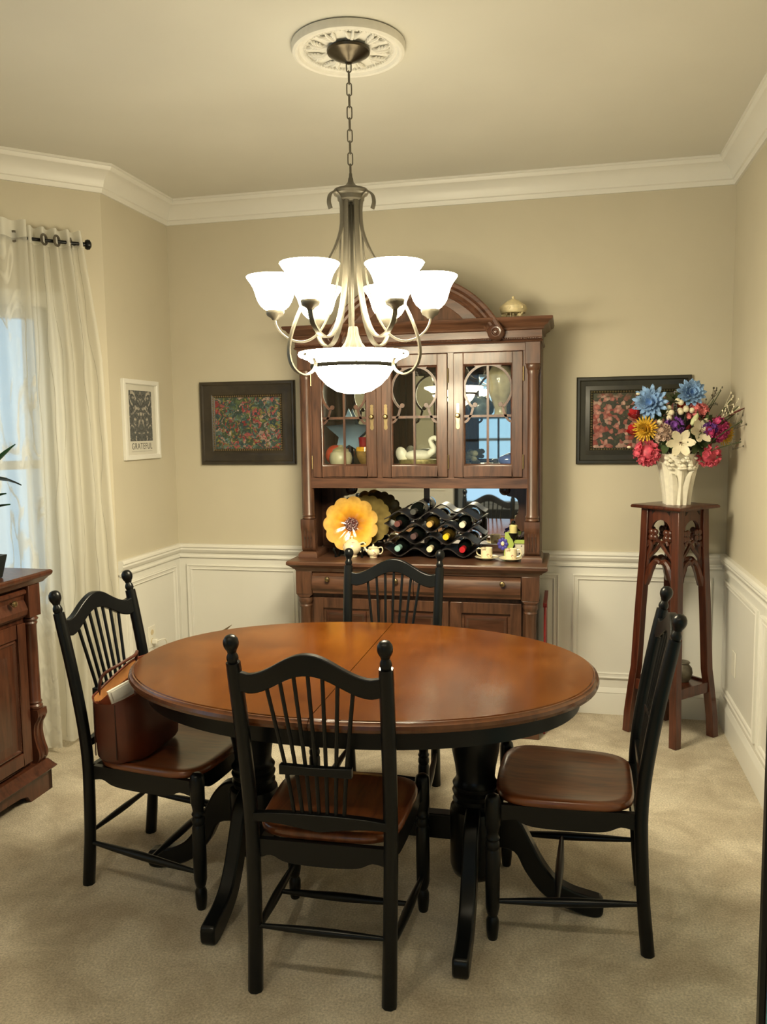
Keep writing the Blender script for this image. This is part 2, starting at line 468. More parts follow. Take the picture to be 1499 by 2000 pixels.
ch = thing('chandelier', 'brushed nickel chandelier with six lit white shades and a glass bowl', 'chandelier', (CX, CY, ZC))
ZO = -ZC
MB().lathe([(0,ZO+2.679),(.011,ZO+2.680),(.014,ZO+2.684),(.032,ZO+2.690),(.060,ZO+2.704),(.069,ZO+2.710),(.071,ZO+2.717),(.066,ZO+2.722),(.04,ZO+2.724)], 36).build('canopy', M['bronze'], ch)
lk = []
for k in range(20):
    a = 2*PI*k/20
    lk.append((.0078*math.cos(a), 0, .0125*(1 if math.sin(a) > 0 else -1)*(1 if abs(math.sin(a)) > .05 else 0) + .0078*math.sin(a)))
linkm = MB().tube(lk, .0021, 6, closed=True, up=(0,1,0)).mesh('chain_link', M['nickel'])
NL = 10
for k in range(NL):
    link('chain_link', linkm, ch, (0, 0, ZO+2.672-k*.0365), (0, 0, .35+(k % 2)*1.25))
MB().lathe([(0,2.334+ZO),(.005,2.334+ZO),(.006,2.322+ZO),(.008,2.318+ZO),(.010,2.306+ZO),(.018,2.296+ZO),(.034,2.288+ZO),(.056,2.281+ZO),(.060,2.274+ZO),(.056,2.266+ZO),(.046,2.262+ZO),(.044,2.248+ZO),(.036,2.243+ZO),(.0,2.243+ZO)], 32).build('hub', M['nickel'], ch)
MB().lathe([(0,1.76+ZO),(.005,1.76+ZO),(.005,2.25+ZO),(0,2.25+ZO)], 10).build('centre_rod', M['nickel'], ch)
bell = MB(); pr = []
for z, r in ((1.838,.013),(1.832,.016),(1.81,.019),(1.785,.028),(1.765,.042),(1.752,.055)):
    pr.append([(r*(1+.07*math.cos(12*2*PI*k/72))*math.cos(2*PI*k/72), r*(1+.07*math.cos(12*2*PI*k/72))*math.sin(2*PI*k/72), z+ZO) for k in range(72)])
bell.rings(pr).build('fluted_bell', M['nickel'], ch)
# three flat scroll arms that carry the bowl and curl out at the top
scroll = [(.078,2.212),(.084,2.232),(.079,2.256),(.063,2.268),(.047,2.258),(.038,2.235),(.036,2.19),(.044,2.14),(.07,2.08),(.112,2.015),(.158,1.95),(.198,1.885),(.228,1.82),(.244,1.76),(.240,1.715),(.220,1.685),(.190,1.673),(.162,1.682),(.146,1.703),(.150,1.726),(.168,1.738),(.186,1.741)]
def strap(path, w, t):
    """flat strap in the xz plane: width across y, thickness in plane"""
    P = smooth_path([(r, 0, z) for r, z in path], 5); mb = MB(); loops = []
    for i, p in enumerate(P):
        d = (P[min(i+1,len(P)-1)]-P[max(i-1,0)]).normalized(); n = Vector((-d.z, 0, d.x))
        loops.append([tuple(p+n*t*.55+Vector((0,w,0))), tuple(p+n*t+Vector((0,w*.45,0))), tuple(p+n*t+Vector((0,-w*.45,0))), tuple(p+n*t*.55+Vector((0,-w,0))), tuple(p-n*t+Vector((0,-w,0))), tuple(p-n*t+Vector((0,w,0)))])
    return mb.rings(loops)
scm = strap([(r, z+ZO) for r, z in scroll], .0095, .0032).mesh('scroll_arm', M['nickel'])
VIEW = math.radians(-75.4)
for k in range(3): link('scroll_arm', scm, ch, (0,0,0), (0,0,VIEW+math.radians(62+120*k)))
armp = [(.034,2.246),(.036,2.14),(.044,2.03),(.060,1.94),(.086,1.865),(.122,1.812),(.165,1.79),(.208,1.796),(.240,1.818),(.257,1.845),(.260,1.866)]
armm = strap([(r, z+ZO) for r, z in armp], .0085, .0034).mesh('arm', M['nickel'])
cupm = MB().lathe([(0,1.862+ZO),(.010,1.862+ZO),(.014,1.868+ZO),(.027,1.876+ZO),(.031,1.886+ZO),(.031,1.892+ZO),(.0,1.892+ZO)], 20).mesh('shade_cup', M['nickel'])
prof = [(.0,1.8925),(.027,1.8925),(.036,1.898),(.047,1.908),(.056,1.922),(.062,1.938),(.066,1.953),(.071,1.967),(.079,1.981),(.088,1.993),(.093,2.001),(.091,2.003),(.077,1.984),(.068,1.967),(.062,1.945),(.053,1.922),(.035,1.902),(.0,1.897)]
def lit_mesh(mb, name, mat='shade'):
    me = mb.mesh(name, M[mat]); me.materials.append(M['shade_in'])
    for p in me.polygons:
        c = p.center; rad = Vector((c.x, c.y, 0))
        rad = rad.normalized() if rad.length > 1e-4 else Vector((0,0,0))
        if p.normal.dot(rad) < -.02 or p.normal.z > .8: p.material_index = 1
    return me
shm = lit_mesh(MB().lathe([(r, z+ZO) for r, z in prof], 32), 'shade')
for k in range(6):
    a = VIEW+math.radians(-30+60*k)
    arm = link('arm', armm, ch, (0,0,0), (0,0,a))
    link('shade_cup', cupm, arm, (.26,0,0)); link('shade', shm, arm, (.26,0,0))
bprof = [(0,1.614),(.03,1.616),(.06,1.624),(.09,1.643),(.115,1.668),(.132,1.695),(.1375,1.708),(.142,1.716),(.152,1.726),(.168,1.733),(.182,1.738),(.187,1.745),(.184,1.752),(.170,1.753),(.150,1.742),(.132,1.718),(.112,1.675),(.086,1.648),(.05,1.628),(0,1.622)]
link('bowl', lit_mesh(MB().lathe([(r, z+ZO) for r, z in bprof], 48), 'bowl', 'bowl'), ch)
MB().lathe([(.136,1.701+ZO),(.1455,1.701+ZO),(.1465,1.707+ZO),(.1455,1.713+ZO),(.138,1.713+ZO)], 48).build('bowl_band', M['band'], ch)

# ---------------------------------------------------------------- dining table
TX, TY = 1.54, -1.832
tb = thing('dining_table', 'oval dining table with glossy brown top on black double pedestal', 'table', (TX, TY, 0))
TA, TB_ = .741, .539
def oval(sa, sb, n=96, e=2.12, half=None):
    pts = []
    rng = range(n) if half is None else range(n//2+1)
    for k in rng:
        t = 2*PI*k/n + (0 if half is None else (-PI/2 if half > 0 else PI/2))
        c, s_ = math.cos(t), math.sin(t)
        pts.append((sa*math.copysign(abs(c)**(2/e), c), sb*math.copysign(abs(s_)**(2/e), s_)))
    return pts
def top_half(side):
    loops = []
    for d, z in ((.030,.727),(.012,.727),(.003,.732),(0,.741),(.003,.750),(.010,.754),(.012,.757),(.016,.7575)):
        loops.append([(x if abs(x) > 1e-6 else 0, y, z) for x, y in oval(TA-d, TB_-d, half=side)])
    for l in loops:
        l[0] = (side*.0008, l[0][1], l[0][2]); l[-1] = (side*.0008, l[-1][1], l[-1][2])
    e = MB().rings(loops, cap0=True, cap1=False)
    ob = e.build('top_edge', M['table_edge'], tb, angle=30)
    l = [(x, y, .7575) for x, y in oval(TA-.016, TB_-.016, half=side)]
    l2 = [(x, y, .760) for x, y in oval(TA-.018, TB_-.018, half=side)]
    for q in (l, l2):
        q[0] = (side*.0012, q[0][1], q[0][2]); q[-1] = (side*.0012, q[-1][1], q[-1][2])
    MB().rings([l, l2], cap0=False).build('top_leaf', M['table'], tb, angle=30)
top_half(1); top_half(-1)
ap = MB().rings([[(x,y,.668) for x,y in oval(TA-.055,TB_-.055)],[(x,y,.727) for x,y in oval(TA-.055,TB_-.055)],[(x,y,.727) for x,y in oval(TA-.08,TB_-.08)],[(x,y,.668) for x,y in oval(TA-.08,TB_-.08)],[(x,y,.668) for x,y in oval(TA-.055,TB_-.055)]], cap0=False, cap1=False)
ap.build('apron', M['black'], tb)
colp = [(.0,.085),(.05,.088),(.072,.105),(.080,.13),(.081,.30),(.078,.315),(.066,.322),(.068,.332),(.072,.34),(.066,.350),(.070,.358),(.073,.368),(.066,.376),(.070,.384),(.072,.392),(.064,.402),(.060,.415),(.064,.45),(.074,.50),(.078,.545),(.074,.59),(.062,.63),(.062,.645),(.075,.655),(.075,.70),(0,.70)]
colm = MB().lathe(colp, 36).mesh('pedestal_column', M['black'])
up = [(.05,.335),(.10,.325),(.14,.285),(.175,.22),(.21,.155),(.25,.105),(.30,.078),(.35,.066),(.385,.058)]
dn = [(.392,.045),(.390,.012),(.375,0),(.345,0),(.30,.012),(.25,.03),(.20,.065),(.155,.125),(.12,.185),(.05,.195)]
footp = sp2(up, 4)+sp2(dn, 4)
footm = MB().prism(footp, -.023, .023).mesh('foot', M['black'])
for sx in (-1, 1):
    c = link('pedestal_column', colm, tb, (sx*.37, 0, 0))
    for a in (-PI/2, PI/2, 0 if sx > 0 else PI):
        f = link('foot', footm, tb, (sx*.37, 0, 0), (0,0,a))
        b = f.modifiers.new('bevel','BEVEL'); b.width = .006; b.segments = 2; b.limit_method = 'ANGLE'
MB().box(-.30, .30, -.022, .022, .205, .285).build('stretcher', M['black'], tb, bevel=.004)
MB().box(-.45,.45,-.16,-.11,.70,.727).build('slide_rail', M['black'], tb)
MB().box(-.45,.45,.11,.16,.70,.727).build('slide_rail', M['black'], tb)
# ---------------------------------------------------------------- dining chairs
def make_chair():
    t = thing('dining_chair', 'x', 'chair')
    back = [(.183,-.222,0),(.184,-.208,.15),(.186,-.200,.30),(.188,-.198,.44),(.190,-.212,.58),(.193,-.240,.75),(.196,-.274,.918)]
    def by(z):
        for a, b in zip(back, back[1:]):
            if z <= b[2]: 
                k = (z-a[2])/(b[2]-a[2]); return a[1]+(b[1]-a[1])*k, a[0]+(b[0]-a[0])*k
        return back[-1][1], back[-1][0]
    fin = [(.0,0),(.0125,0),(.013,.004),(.0155,.010),(.0145,.018),(.0115,.024),(.0105,.028),(.0125,.031),(.0125,.034),(.0155,.038),(.0190,.046),(.0200,.054),(.0185,.063),(.0135,.071),(.007,.0745),(0,.0755)]
    finm = MB().lathe(fin, 18).mesh('finial', M['black'])
    for s in (-1, 1):
        p = MB().tube(smooth_path([(s*x, y, z) for x, y, z in back], 3), [.0205]*3+[.0195]*15+[.0185], 8, ang=PI/8, up=(0,1,0))
        o = p.build('back_post', M['black'], t, angle=50)
        link('finial', finm, o, (s*.196, -.2745, .917), (math.radians(11),0,0))
    # arched crest rail
    N = 28; lo = []
    for k in range(N+1):
        u = -1+2*k/N; x = u*.186
        zt = .888+.062*.5*(1+math.cos(PI*min(1, abs(u)*1.12)))+ .006*max(0,abs(u)-.85)/.15
        zb = zt-.056+.004*abs(u)
        bow = .012*(1-u*u)
        y1, _ = by(zt); y0, _ = by(zb)
        lo.append([(x, y0-.011-bow, zb), (x, y1-.011-bow, zt), (x, y1+.011-bow, zt), (x, y0+.011-bow, zb)])
    MB().rings(lo).build('crest_rail', M['black'], t, bevel=.003)
    for k in range(7):
        u = (k-3)/3
        xt, xm, xb = .112*u, .080*u, .066*u
        zt = .888+.062*.5*(1+math.cos(PI*abs(xt)/.186*1.12))-.045
        bt = .012*(1-(xt/.186)**2)
        pts = [(xb, by(.485)[0]-.002, .485), (xm, by(.625)[0]-.006, .625), (xt, by(zt)[0]-bt, zt)]
        MB().tube(smooth_path(pts, 4), [.0055]*9, 8).build('spindle', M['black'], t)
    lo = []
    for k in range(11):
        u = -1+k/5; x = u*.096; y = by(.627)[0]-.008-.006*(1-u*u)
        lo.append([(x,y-.010,.615+.004*(1-u*u)),(x,y-.010,.641),(x,y+.010,.641),(x,y+.010,.615+.004*(1-u*u))])
    MB().rings(lo).build('spindle_bridge', M['black'], t, bevel=.002)
    lo = []
    for k in range(21):
        u = -1+k/10; x = u*.18; y = by(.485)[0]-.004
        zb = .466-.010*math.cos(PI*u*1.0)*(1-abs(u))+.006*abs(u)
        lo.append([(x,y-.011,zb),(x,y-.011,.502-.008*abs(u)**3),(x,y+.011,.502-.008*abs(u)**3),(x,y+.011,zb)])
    MB().rings(lo).build('lower_rail', M['black'], t, bevel=.002)
    # saddle seat
    def outl(s, z, dz=0):
        P = []
        n = 48
        for k in range(n):
            a = 2*PI*k/n; c, q = math.cos(a), math.sin(a)
            x = math.copysign(abs(c)**.42, c); y = math.copysign(abs(q)**.42, q)
            hw = .192+.024*(y+1)/2
            bulge = .012*(1-x*x) if y > 0 else 0
            P.append((x*hw*s, (.012+y*.196+bulge)*s+.012*(1-s), z))
        return P
    sl = [outl(.965,.412), outl(.995,.416), outl(1.0,.426), outl(.99,.434), outl(.96,.4375), outl(.85,.434), outl(.65,.430), outl(.4,.429), outl(.15,.430)]
    MB().rings(sl).build('seat', M['seat'], t, angle=60)
    # aprons with a scalloped lower edge
    def apron(L, M_):
        top = [(-L,.414),(L,.414)]
        low = sp2([(L,.366),(L*.8,.372),(L*.62,.358),(L*.4,.352),(0,.350),(-L*.4,.352),(-L*.62,.358),(-L*.8,.372),(-L,.366)], 3)
        MB().prism(top+low, -.009, .009, M_).build('apron', M['black'], t)
    apron(.185, T(0,.195,0)); apron(.172, T(0,-.188,0))
    for s in (-1, 1):
        apron(.185, T(s*.190,.005,0) @ RZ(PI/2 - s*.06))
    legp = [(0,0),(.013,0),(.0155,.006),(.0185,.035),(.0185,.06),(.013,.072),(.0165,.080),(.0205,.10),(.0215,.18),(.0205,.27),(.0175,.278),(.0205,.286),(.0205,.296),(.0175,.304),(.021,.312),(.0165,.322),(.0185,.335),(.0225,.35),(.0225,.425),(.020,.436),(.012,.443),(0,.445)]
    legm = MB().lathe(legp, 18).mesh('front_leg', M['black'])
    for s in (-1, 1): link('front_leg', legm, t, (s*.208, .215, 0))
    def turned(a, b, r=.0125):
        a = Vector(a); b = Vector(b); P = [a.lerp(b, k/12) for k in range(13)]
        R = [.55,.65,.78,.9,.98,1.08,1.1,1.08,.98,.9,.78,.65,.55]
        return MB().tube(P, [r*x for x in R], 10)
    for s in (-1, 1): turned((s*.207,.205,.118),(s*.186,-.205,.150)).build('side_stretcher', M['black'], t)
    turned((-.197,.03,.132),(.197,.03,.132), .012).build('cross_stretcher', M['black'], t)
    turned((-.185,-.21,.178),(.185,-.21,.178), .0105).build('rear_stretcher', M['black'], t)
    return t
chair = make_chair()
CG = 'dining chairs around the oval table'
spots = [((1.554,-2.14,0), .026, 'black dining chair nearest the camera with its back to us'),
         ((.872,-1.822,0), math.radians(-94.5), 'black dining chair holding the brown leather handbag on its seat'),
         ((2.2,-1.815,0), math.radians(88.5), 'black dining chair with bare brown seat at the right end of the table'),
         ((1.472,-1.245,0), PI, 'black dining chair behind the table in front of the hutch')]
for i, (loc, rz, lab) in enumerate(spots):
    c = chair if i == 0 else copy_tree(chair)
    c.location = loc; c.rotation_euler = (0,0,rz); tag(c, lab, 'chair', CG)
# ---------------------------------------------------------------- china hutch
HX = 1.457
H = thing('china_hutch', 'tall carved walnut china hutch with glass doors and arched pediment', 'hutch', (HX, 0, 0))
HY = -.012      # back of the hutch
BF, UF = -.43, -.34
h, hh, hd = M['hutch'], M['hutch_h'], M['hutch_dark']
# --- base
MB().box(-.585, .585, BF+.03, HY, .09, .803).build('base_body', h, H, bevel=.002)
MB().box(-.605, .605, BF-.012, HY, 0, .075).build('plinth', hh, H, bevel=.004)
pl = [(-.605,BF-.012,.075),(.605,BF-.012,.075)]
MB().rings([[(sx*(.603-o), y if i in (0,) else y, z) for sx, y in ((-1,HY),(-1,BF-.01+o),(1,BF-.01+o),(1,HY))] for i, (o, z) in enumerate(((0,.075),(.004,.088),(.014,.094),(.02,.104)))]).build('plinth_moulding', hh, H)
cp = [(.612,-.448,.803),(.617,-.452,.810),(.630,-.462,.818),(.640,-.472,.826),(.640,-.472,.838),(.636,-.468,.844)]
MB().rings([[(-a,HY,z),(-a,y,z),(a,y,z),(a,HY,z)] for a, y, z in cp]).build('counter_top', hh, H, angle=30)
MB().rings([[(-a,HY,z),(-a,y,z),(a,y,z),(a,HY,z)] for a, y, z in ((.596,-.436,.788),(.600,-.440,.792),(.606,-.444,.803))]).build('counter_moulding', hd, H)
knobm = MB().lathe([(0,0),(.005,0),(.005,.010),(.011,.014),(.0135,.020),(.011,.026),(.004,.029),(0,.029)], 16).mesh('knob', M['brass'])
for sx in (-1, 1):    # bowed drawer fronts
    x0, x1 = (-.515, -.002) if sx < 0 else (.002, .515)
    pr = [(BF+.03,.788),(BF+.006,.788),(BF-.004,.780),(BF-.004,.772),(BF-.012,.768),(BF-.018,.750),(BF-.022,.730),(BF-.018,.705),(BF-.006,.690),(BF-.004,.680),(BF+.008,.676),(BF+.03,.676)]
    d = MB().rings([[(x0,y,z) for y, z in pr],[(x1,y,z) for y, z in pr]]).build('drawer', hh, H, angle=25)
    for q in (.085, .43):
        x = x0+q if sx < 0 else x1-q
        link('knob', knobm, d, (x, BF-.015, .757), (PI/2,0,0))
for sx in (-1, 1):
    MB().box(sx*.56-.042, sx*.56+.042, BF-.008, BF+.04, .672, .790).prism([(sx*.56-.042,.672),(sx*.56+.042,.672),(sx*.56+.025,.655),(sx*.56-.025,.655)][::1], BF-.006, BF+.04).build('corner_block', h, H, bevel=.003)
    cprof = [(.024,.12),(.034,.125),(.036,.135),(.032,.150),(.034,.160),(.029,.170),(.0285,.60),(.033,.612),(.030,.620),(.035,.632),(.038,.640),(.034,.655)]
    MB().lathe(cprof, 20, T(sx*.56, BF+.022, 0)).build('corner_column', h, H)
def raised_door(x0, x1, z0, z1, yf):
    w = .052
    d = MB()
    d.box(x0,x0+w,yf,yf+.02,z0,z1).box(x1-w,x1,yf,yf+.02,z0,z1).box(x0+w,x1-w,yf,yf+.02,z1-w,z1).box(x0+w,x1-w,yf,yf+.02,z0,z0+w)
    o = d.build('base_door', h, H, bevel=.002)
    MB().box(x0+w, x1-w, yf+.012, yf+.016, z0+w, z1-w).build('door_panel', hh, o)
    ins = .02
    lo = [[(x0+w+a, yf+b, z0+w+a),(x1-w-a, yf+b, z0+w+a),(x1-w-a, yf+b, z1-w-a),(x0+w+a, yf+b, z1-w-a)] for a, b in ((.012,.013),(.018,.004),(.026,.002),(.034,.007),(.04,.008))]
    MB().rings(lo).build('raised_field', hd, o)
    return o
for x0, x1 in ((-.518,-.178),(-.168,.168),(.178,.518)):
    raised_door(x0, x1, .115, .655, BF+.008)
# --- upper part
MB().box(-.600, -.582, UF+.03, HY, .86, 1.90).build('side_panel', h, H)
MB().box(.582, .600, UF+.03, HY, .86, 1.90).build('side_panel', h, H)
MB().box(-.582, .582, HY-.008, HY, .844, 1.90).build('back_panel', h, H)
MB().box(-.582, .582, UF+.03, HY-.008, 1.885, 1.90).build('top_board', hh, H)
MB().box(-.582, .582, UF+.02, HY-.012, 1.28, 1.30).build('cabinet_floor', hh, H)
MB().box(-.578, .578, HY-.012, HY-.009, 1.26, 1.88).build('cabinet_mirror', M['mirror'], H)
MB().box(-.53, .53, HY-.020, HY-.017, .885, 1.205).build('counter_mirror', M['mirror'], H)
MB().box(-.575, .575, HY-.016, HY-.009, .86, 1.232).build('mirror_backing', hd, H)
MB().box(-.575, .575, HY-.03, HY-.009, .846, .885).build('mirror_sill', hh, H, bevel=.003)
MB().box(-.015, .015, HY-.026, HY-.021, .885, 1.205).build('mirror_bar', hd, H)
GLASS_SHELF = MB().box(-.575, .575, -.29, -.03, 1.536, 1.543).build('glass_shelf', glass_mat('shelf_glass', (.93,.97,.95)), H, smooth=False)
# rails of the face frame
MB().box(-.585, .585, UF, UF+.022, 1.200, 1.252).build('lower_frame_rail', hh, H, bevel=.002)
MB().box(-.585, .585, UF, UF+.022, 1.852, 1.90).build('upper_frame_rail', hh, H, bevel=.002)
for x in (-.1815, .1725): MB().box(x-.014, x+.014, UF+.002, UF+.022, 1.252, 1.852).build('frame_stile', h, H)
for sx in (-1, 1): MB().box(*sorted((sx*.516, sx*.585)), UF+.002, UF+.022, 1.252, 1.852).build('frame_stile', h, H)
# posts: plinth, fluted bracket, half column, cap, block
for sx in (-1, 1):
    xc = sx*.562
    MB().rings([[(xc-a,UF+.19,z),(xc-a,UF-b,z),(xc+a,UF-b,z),(xc+a,UF+.19,z)] for a, b, z in ((.050,.016,.844),(.050,.016,.862),(.046,.012,.868),(.040,.006,.874))]).build('post_plinth', hh, H)
    br = sp2([(UF+.015,.874),(UF+.002,.89),(UF+.0,.93),(UF-.004,.97),(UF-.012,1.0),(UF-.012,1.04)],3)
    pts = [(y, z) for y, z in br]+[(UF+.04,1.04),(UF+.04,.874)]
    b = MB().rings([[(xc-.036,y,z) for y,z in pts],[(xc+.036,y,z) for y,z in pts]]).build('post_bracket', h, H)
    for q in (-.016, 0, .016):
        MB().tube([(xc+q, UF-.003+.006*(z < .9), z) for z in (.895,.93,.96,.985)], .0055, 6).build('flute', hd, b)
    MB().lathe([(.030,1.04),(.034,1.046),(.030,1.054),(.034,1.062),(.029,1.072),(.0275,1.74),(.031,1.752),(.029,1.760),(.034,1.770),(.036,1.782),(.034,1.788)], 20, T(xc, UF+.018, 0)).build('post_column', h, H)
    MB().box(xc-.036, xc+.036, UF-.012, UF+.03, 1.788, 1.892).build('post_block', h, H, bevel=.003)
    # shaped bracket boards beside the mirror
    pb = [(sx*.545,.885),(sx*.545,1.205),(sx*.40,1.205)]+[(sx*x, z) for x, z in sp2([(.40,1.165),(.425,1.14),(.455,1.135),(.475,1.12),(.482,1.085),(.476,1.05),(.462,1.02),(.466,.985),(.50,.95),(.505,.915),(.50,.885)],4)]
    MB().prism(pb, HY-.034, HY-.021).build('mirror_bracket', h, H)
    MB().lathe([(0,.014),(.008,.013),(.011,.009),(.017,.008),(.019,.012),(.026,.010),(.029,.004),(.029,0)], 24, T(sx*.411, HY-.034, 1.172) @ RX(PI/2)).build('rosette', hd, H)
# cornice
def ring3(a, y, z): return [(-a,HY,z),(-a,y,z),(a,y,z),(a,HY,z)]
corn = [(.588,UF-.004,1.888),(.605,UF-.020,1.890),(.610,UF-.026,1.898),(.602,UF-.018,1.903),(.606,UF-.022,1.912)]
MB().rings([ring3(*c) for c in corn]).build('bead_moulding', hd, H, angle=25)
bm_ = MB()
for k in range(150):
    x = -.60+1.2*k/149; bm_.ball((x, UF-.0255, 1.9065), .0036, 5, 3)
o = bm_.build('bead_row', hh, H); o['kind'] = 'stuff'
MB().rings([ring3(.604,UF-.020,1.910),ring3(.604,UF-.020,1.946)]).build('frieze', hh, H)
corn2 = [(.606,UF-.022,1.944),(.614,UF-.030,1.948),(.612,UF-.028,1.955),(.618,UF-.034,1.962),(.632,UF-.046,1.970),(.638,UF-.056,1.980),(.648,UF-.064,1.984),(.652,UF-.068,1.988),(.655,UF-.072,1.998),(.650,UF-.07,2.001)]
MB().rings([ring3(*c) for c in corn2]).build('cornice', hh, H, angle=25)
# arched pediment
AZ, AR = 1.742, .462
def arc(r, a0, a1, n=32): return [(r*math.cos(a0+(a1-a0)*k/n), AZ+r*math.sin(a0+(a1-a0)*k/n)) for k in range(n+1)]
a0 = math.asin((1.945-AZ)/AR)
yb = UF-.022
tym = arc(.40, math.asin((1.945-AZ)/.40), PI-math.asin((1.945-AZ)/.40))
MB().prism(tym, yb, yb+.02).build('tympanum', hh, H)
tym2 = [(x*.80, 1.952+(z-1.945)*.80) for x, z in arc(.40, math.asin((1.945-AZ)/.40), PI-math.asin((1.945-AZ)/.40))]
tl = [[(x, yb+dy, 1.956+(z-1.956)*s if z > 1.956 else z) for x, z in [(q[0]*s2, q[1]) for q in tym2]] for s, s2, dy in ((1,1,-.0005),(1,1,-.004),(.97,.985,-.006))]
MB().rings(tl).build('tympanum_panel', h, H)
aprof = [(.400,0),(.400,-.012),(.408,-.020),(.414,-.016),(.418,-.022),(.430,-.036),(.440,-.040),(.446,-.034),(.452,-.046),(.466,-.052),(.472,-.048),(.474,0)]
lo = []
NA = 40
for k in range(NA+1):
    a = a0-.02+(PI-2*a0+.04)*k/NA
    lo.append([(r*math.cos(a), yb+d, AZ+r*math.sin(a)) for r, d in aprof])
MB().rings(lo).build('arch_moulding', hh, H, angle=25)
MB().rings([[(r*math.cos(a), y, AZ+r*math.sin(a)) for r, y in ((.40,yb+.02),(.40,yb),(.474,yb),(.474,yb+.02))] for a in [a0-.02+(PI-2*a0+.04)*k/NA for k in range(NA+1)]]).build('arch_backing', hd, H)
for sx in (-1, 1):
    MB().lathe([(0,.024),(.006,.023),(.009,.017),(.014,.015),(.018,.020),(.024,.021),(.028,.016),(.036,.012),(.040,.004),(.041,-.03)], 28, T(sx*.394, yb-.030, 1.936) @ RX(PI/2)).build('scroll_rosette', hd, H)
# glass doors
def glass_door(x0, x1, handle, hinge):
    z0, z1, w, yf = 1.256, 1.850, .048, UF-.008
    d = MB().box(x0,x0+w,yf,yf+.02,z0,z1).box(x1-w,x1,yf,yf+.02,z0,z1).box(x0+w,x1-w,yf,yf+.02,z1-.056,z1).box(x0+w,x1-w,yf,yf+.02,z0,z0+.055)
    o = d.build('glass_door', h, H, bevel=.003)
    gx0, gx1, gz0, gz1 = x0+w, x1-w, z0+.055, z1-.056
    gc, gm = (gx0+gx1)/2, 1.549
    lo = [[(gx0+a,yf+b,gz0+a),(gx1-a,yf+b,gz0+a),(gx1-a,yf+b,gz1-a),(gx0+a,yf+b,gz1-a)] for a, b in ((0,.002),(.004,.004),(.007,.010),(.009,.012))]
    MB().rings(lo, cap0=False, cap1=False).build('sight_moulding', hd, o)
    MB().box(gc-.0055,gc+.0055,yf+.006,yf+.013,gz0,gz1).build('muntin', h, o)
    MB().box(gx0,gx1,yf+.0055,yf+.0125,gm-.006,gm+.006).build('muntin', h, o)
    for a, b in ((gx0,gc),(gc,gx1)):
        for c, e in ((gz0,gm),(gm,gz1)):
            MB().box(a,b,yf+.014,yf+.016,c,e).build('pane', M['glass'], o, smooth=False)
    R = (gx1-gx0)/2-.004; zc = gz1-R-.002
    for s in (-1, 1):     # fretwork: big arc curling to a ball, small arc back to the stile
        P = [(gc+s*R*math.sin(t), yf+.009, zc+R*math.cos(t)) for t in [k*.137 for k in range(19)]]
        bx, bz = P[-1][0]-s*.010, P[-1][2]+.012
        f = MB().tube(P, .0035, w=.0055, up=(0,1,0))
        f.build('fretwork', h, o)
        MB().lathe([(0,-.004),(.011,-.004),(.012,0),(.011,.004),(0,.004)], 14, T(bx, yf+.009, bz) @ RX(PI/2)).build('fretwork', h, o)
        Q = smooth_path([(P[-1][0], yf+.009, P[-1][2]), (P[-1][0]+s*.008, yf+.009, P[-1][2]-.03), (gc+s*R*.86, yf+.009, P[-1][2]-.062), (gx0 if s < 0 else gx1, yf+.009, P[-1][2]-.072)], 5)
        MB().tube(Q, .0035, w=.0055, up=(0,1,0)).build('fretwork', h, o)
        cx = gx0 if s < 0 else gx1
        MB().prism([(cx,gz1),(cx-s*.052,gz1),(cx-s*.048,gz1-.007),(cx-s*.026,gz1-.010),(cx-s*.010,gz1-.026),(cx-s*.004,gz1-.05),(cx,gz1-.055)] if False else [(gc,gz1),(gc+s*R*.62,gz1),(gc+s*R*.5,gz1-.016),(gc+s*R*.25,gz1-.008),(gc,gz1-.006)], yf+.006, yf+.012).build('fretwork', h, o)
    hx = x1-.022 if handle > 0 else x0+.022
    pz = sp2([(0,.064),(.008,.060),(.006,.05),(.008,.045),(.007,.02),(.010,.0),(.007,-.03),(.009,-.045),(.008,-.055),(0,-.062)],3)
    MB().prism([(hx+x, 1.549+z) for x, z in pz]+[(hx-x, 1.549+z) for x, z in pz[::-1]][1:-1], yf-.002, yf).build('handle_plate', M['brass'], o)
    MB().lathe([(0,.024),(.008,.023),(.0115,.018),(.008,.012),(.005,.008),(.011,.002),(.012,0)], 16, T(hx, yf-.001, 1.553) @ RX(PI/2)).build('handle_knob', M['brass'], o)
    hxx = x0-.003 if hinge < 0 else x1+.003
    for z in (1.33, 1.745):
        MB().lathe([(0,-.034),(.0035,-.034),(.0035,.034),(0,.034)], 8, T(hxx, yf+.002, z)).build('hinge', M['brass'], o)
glass_door(-.527, -.196, 1, -1)
glass_door(-.170, .157, -1, 1)
glass_door(.186, .516, -1, 1)
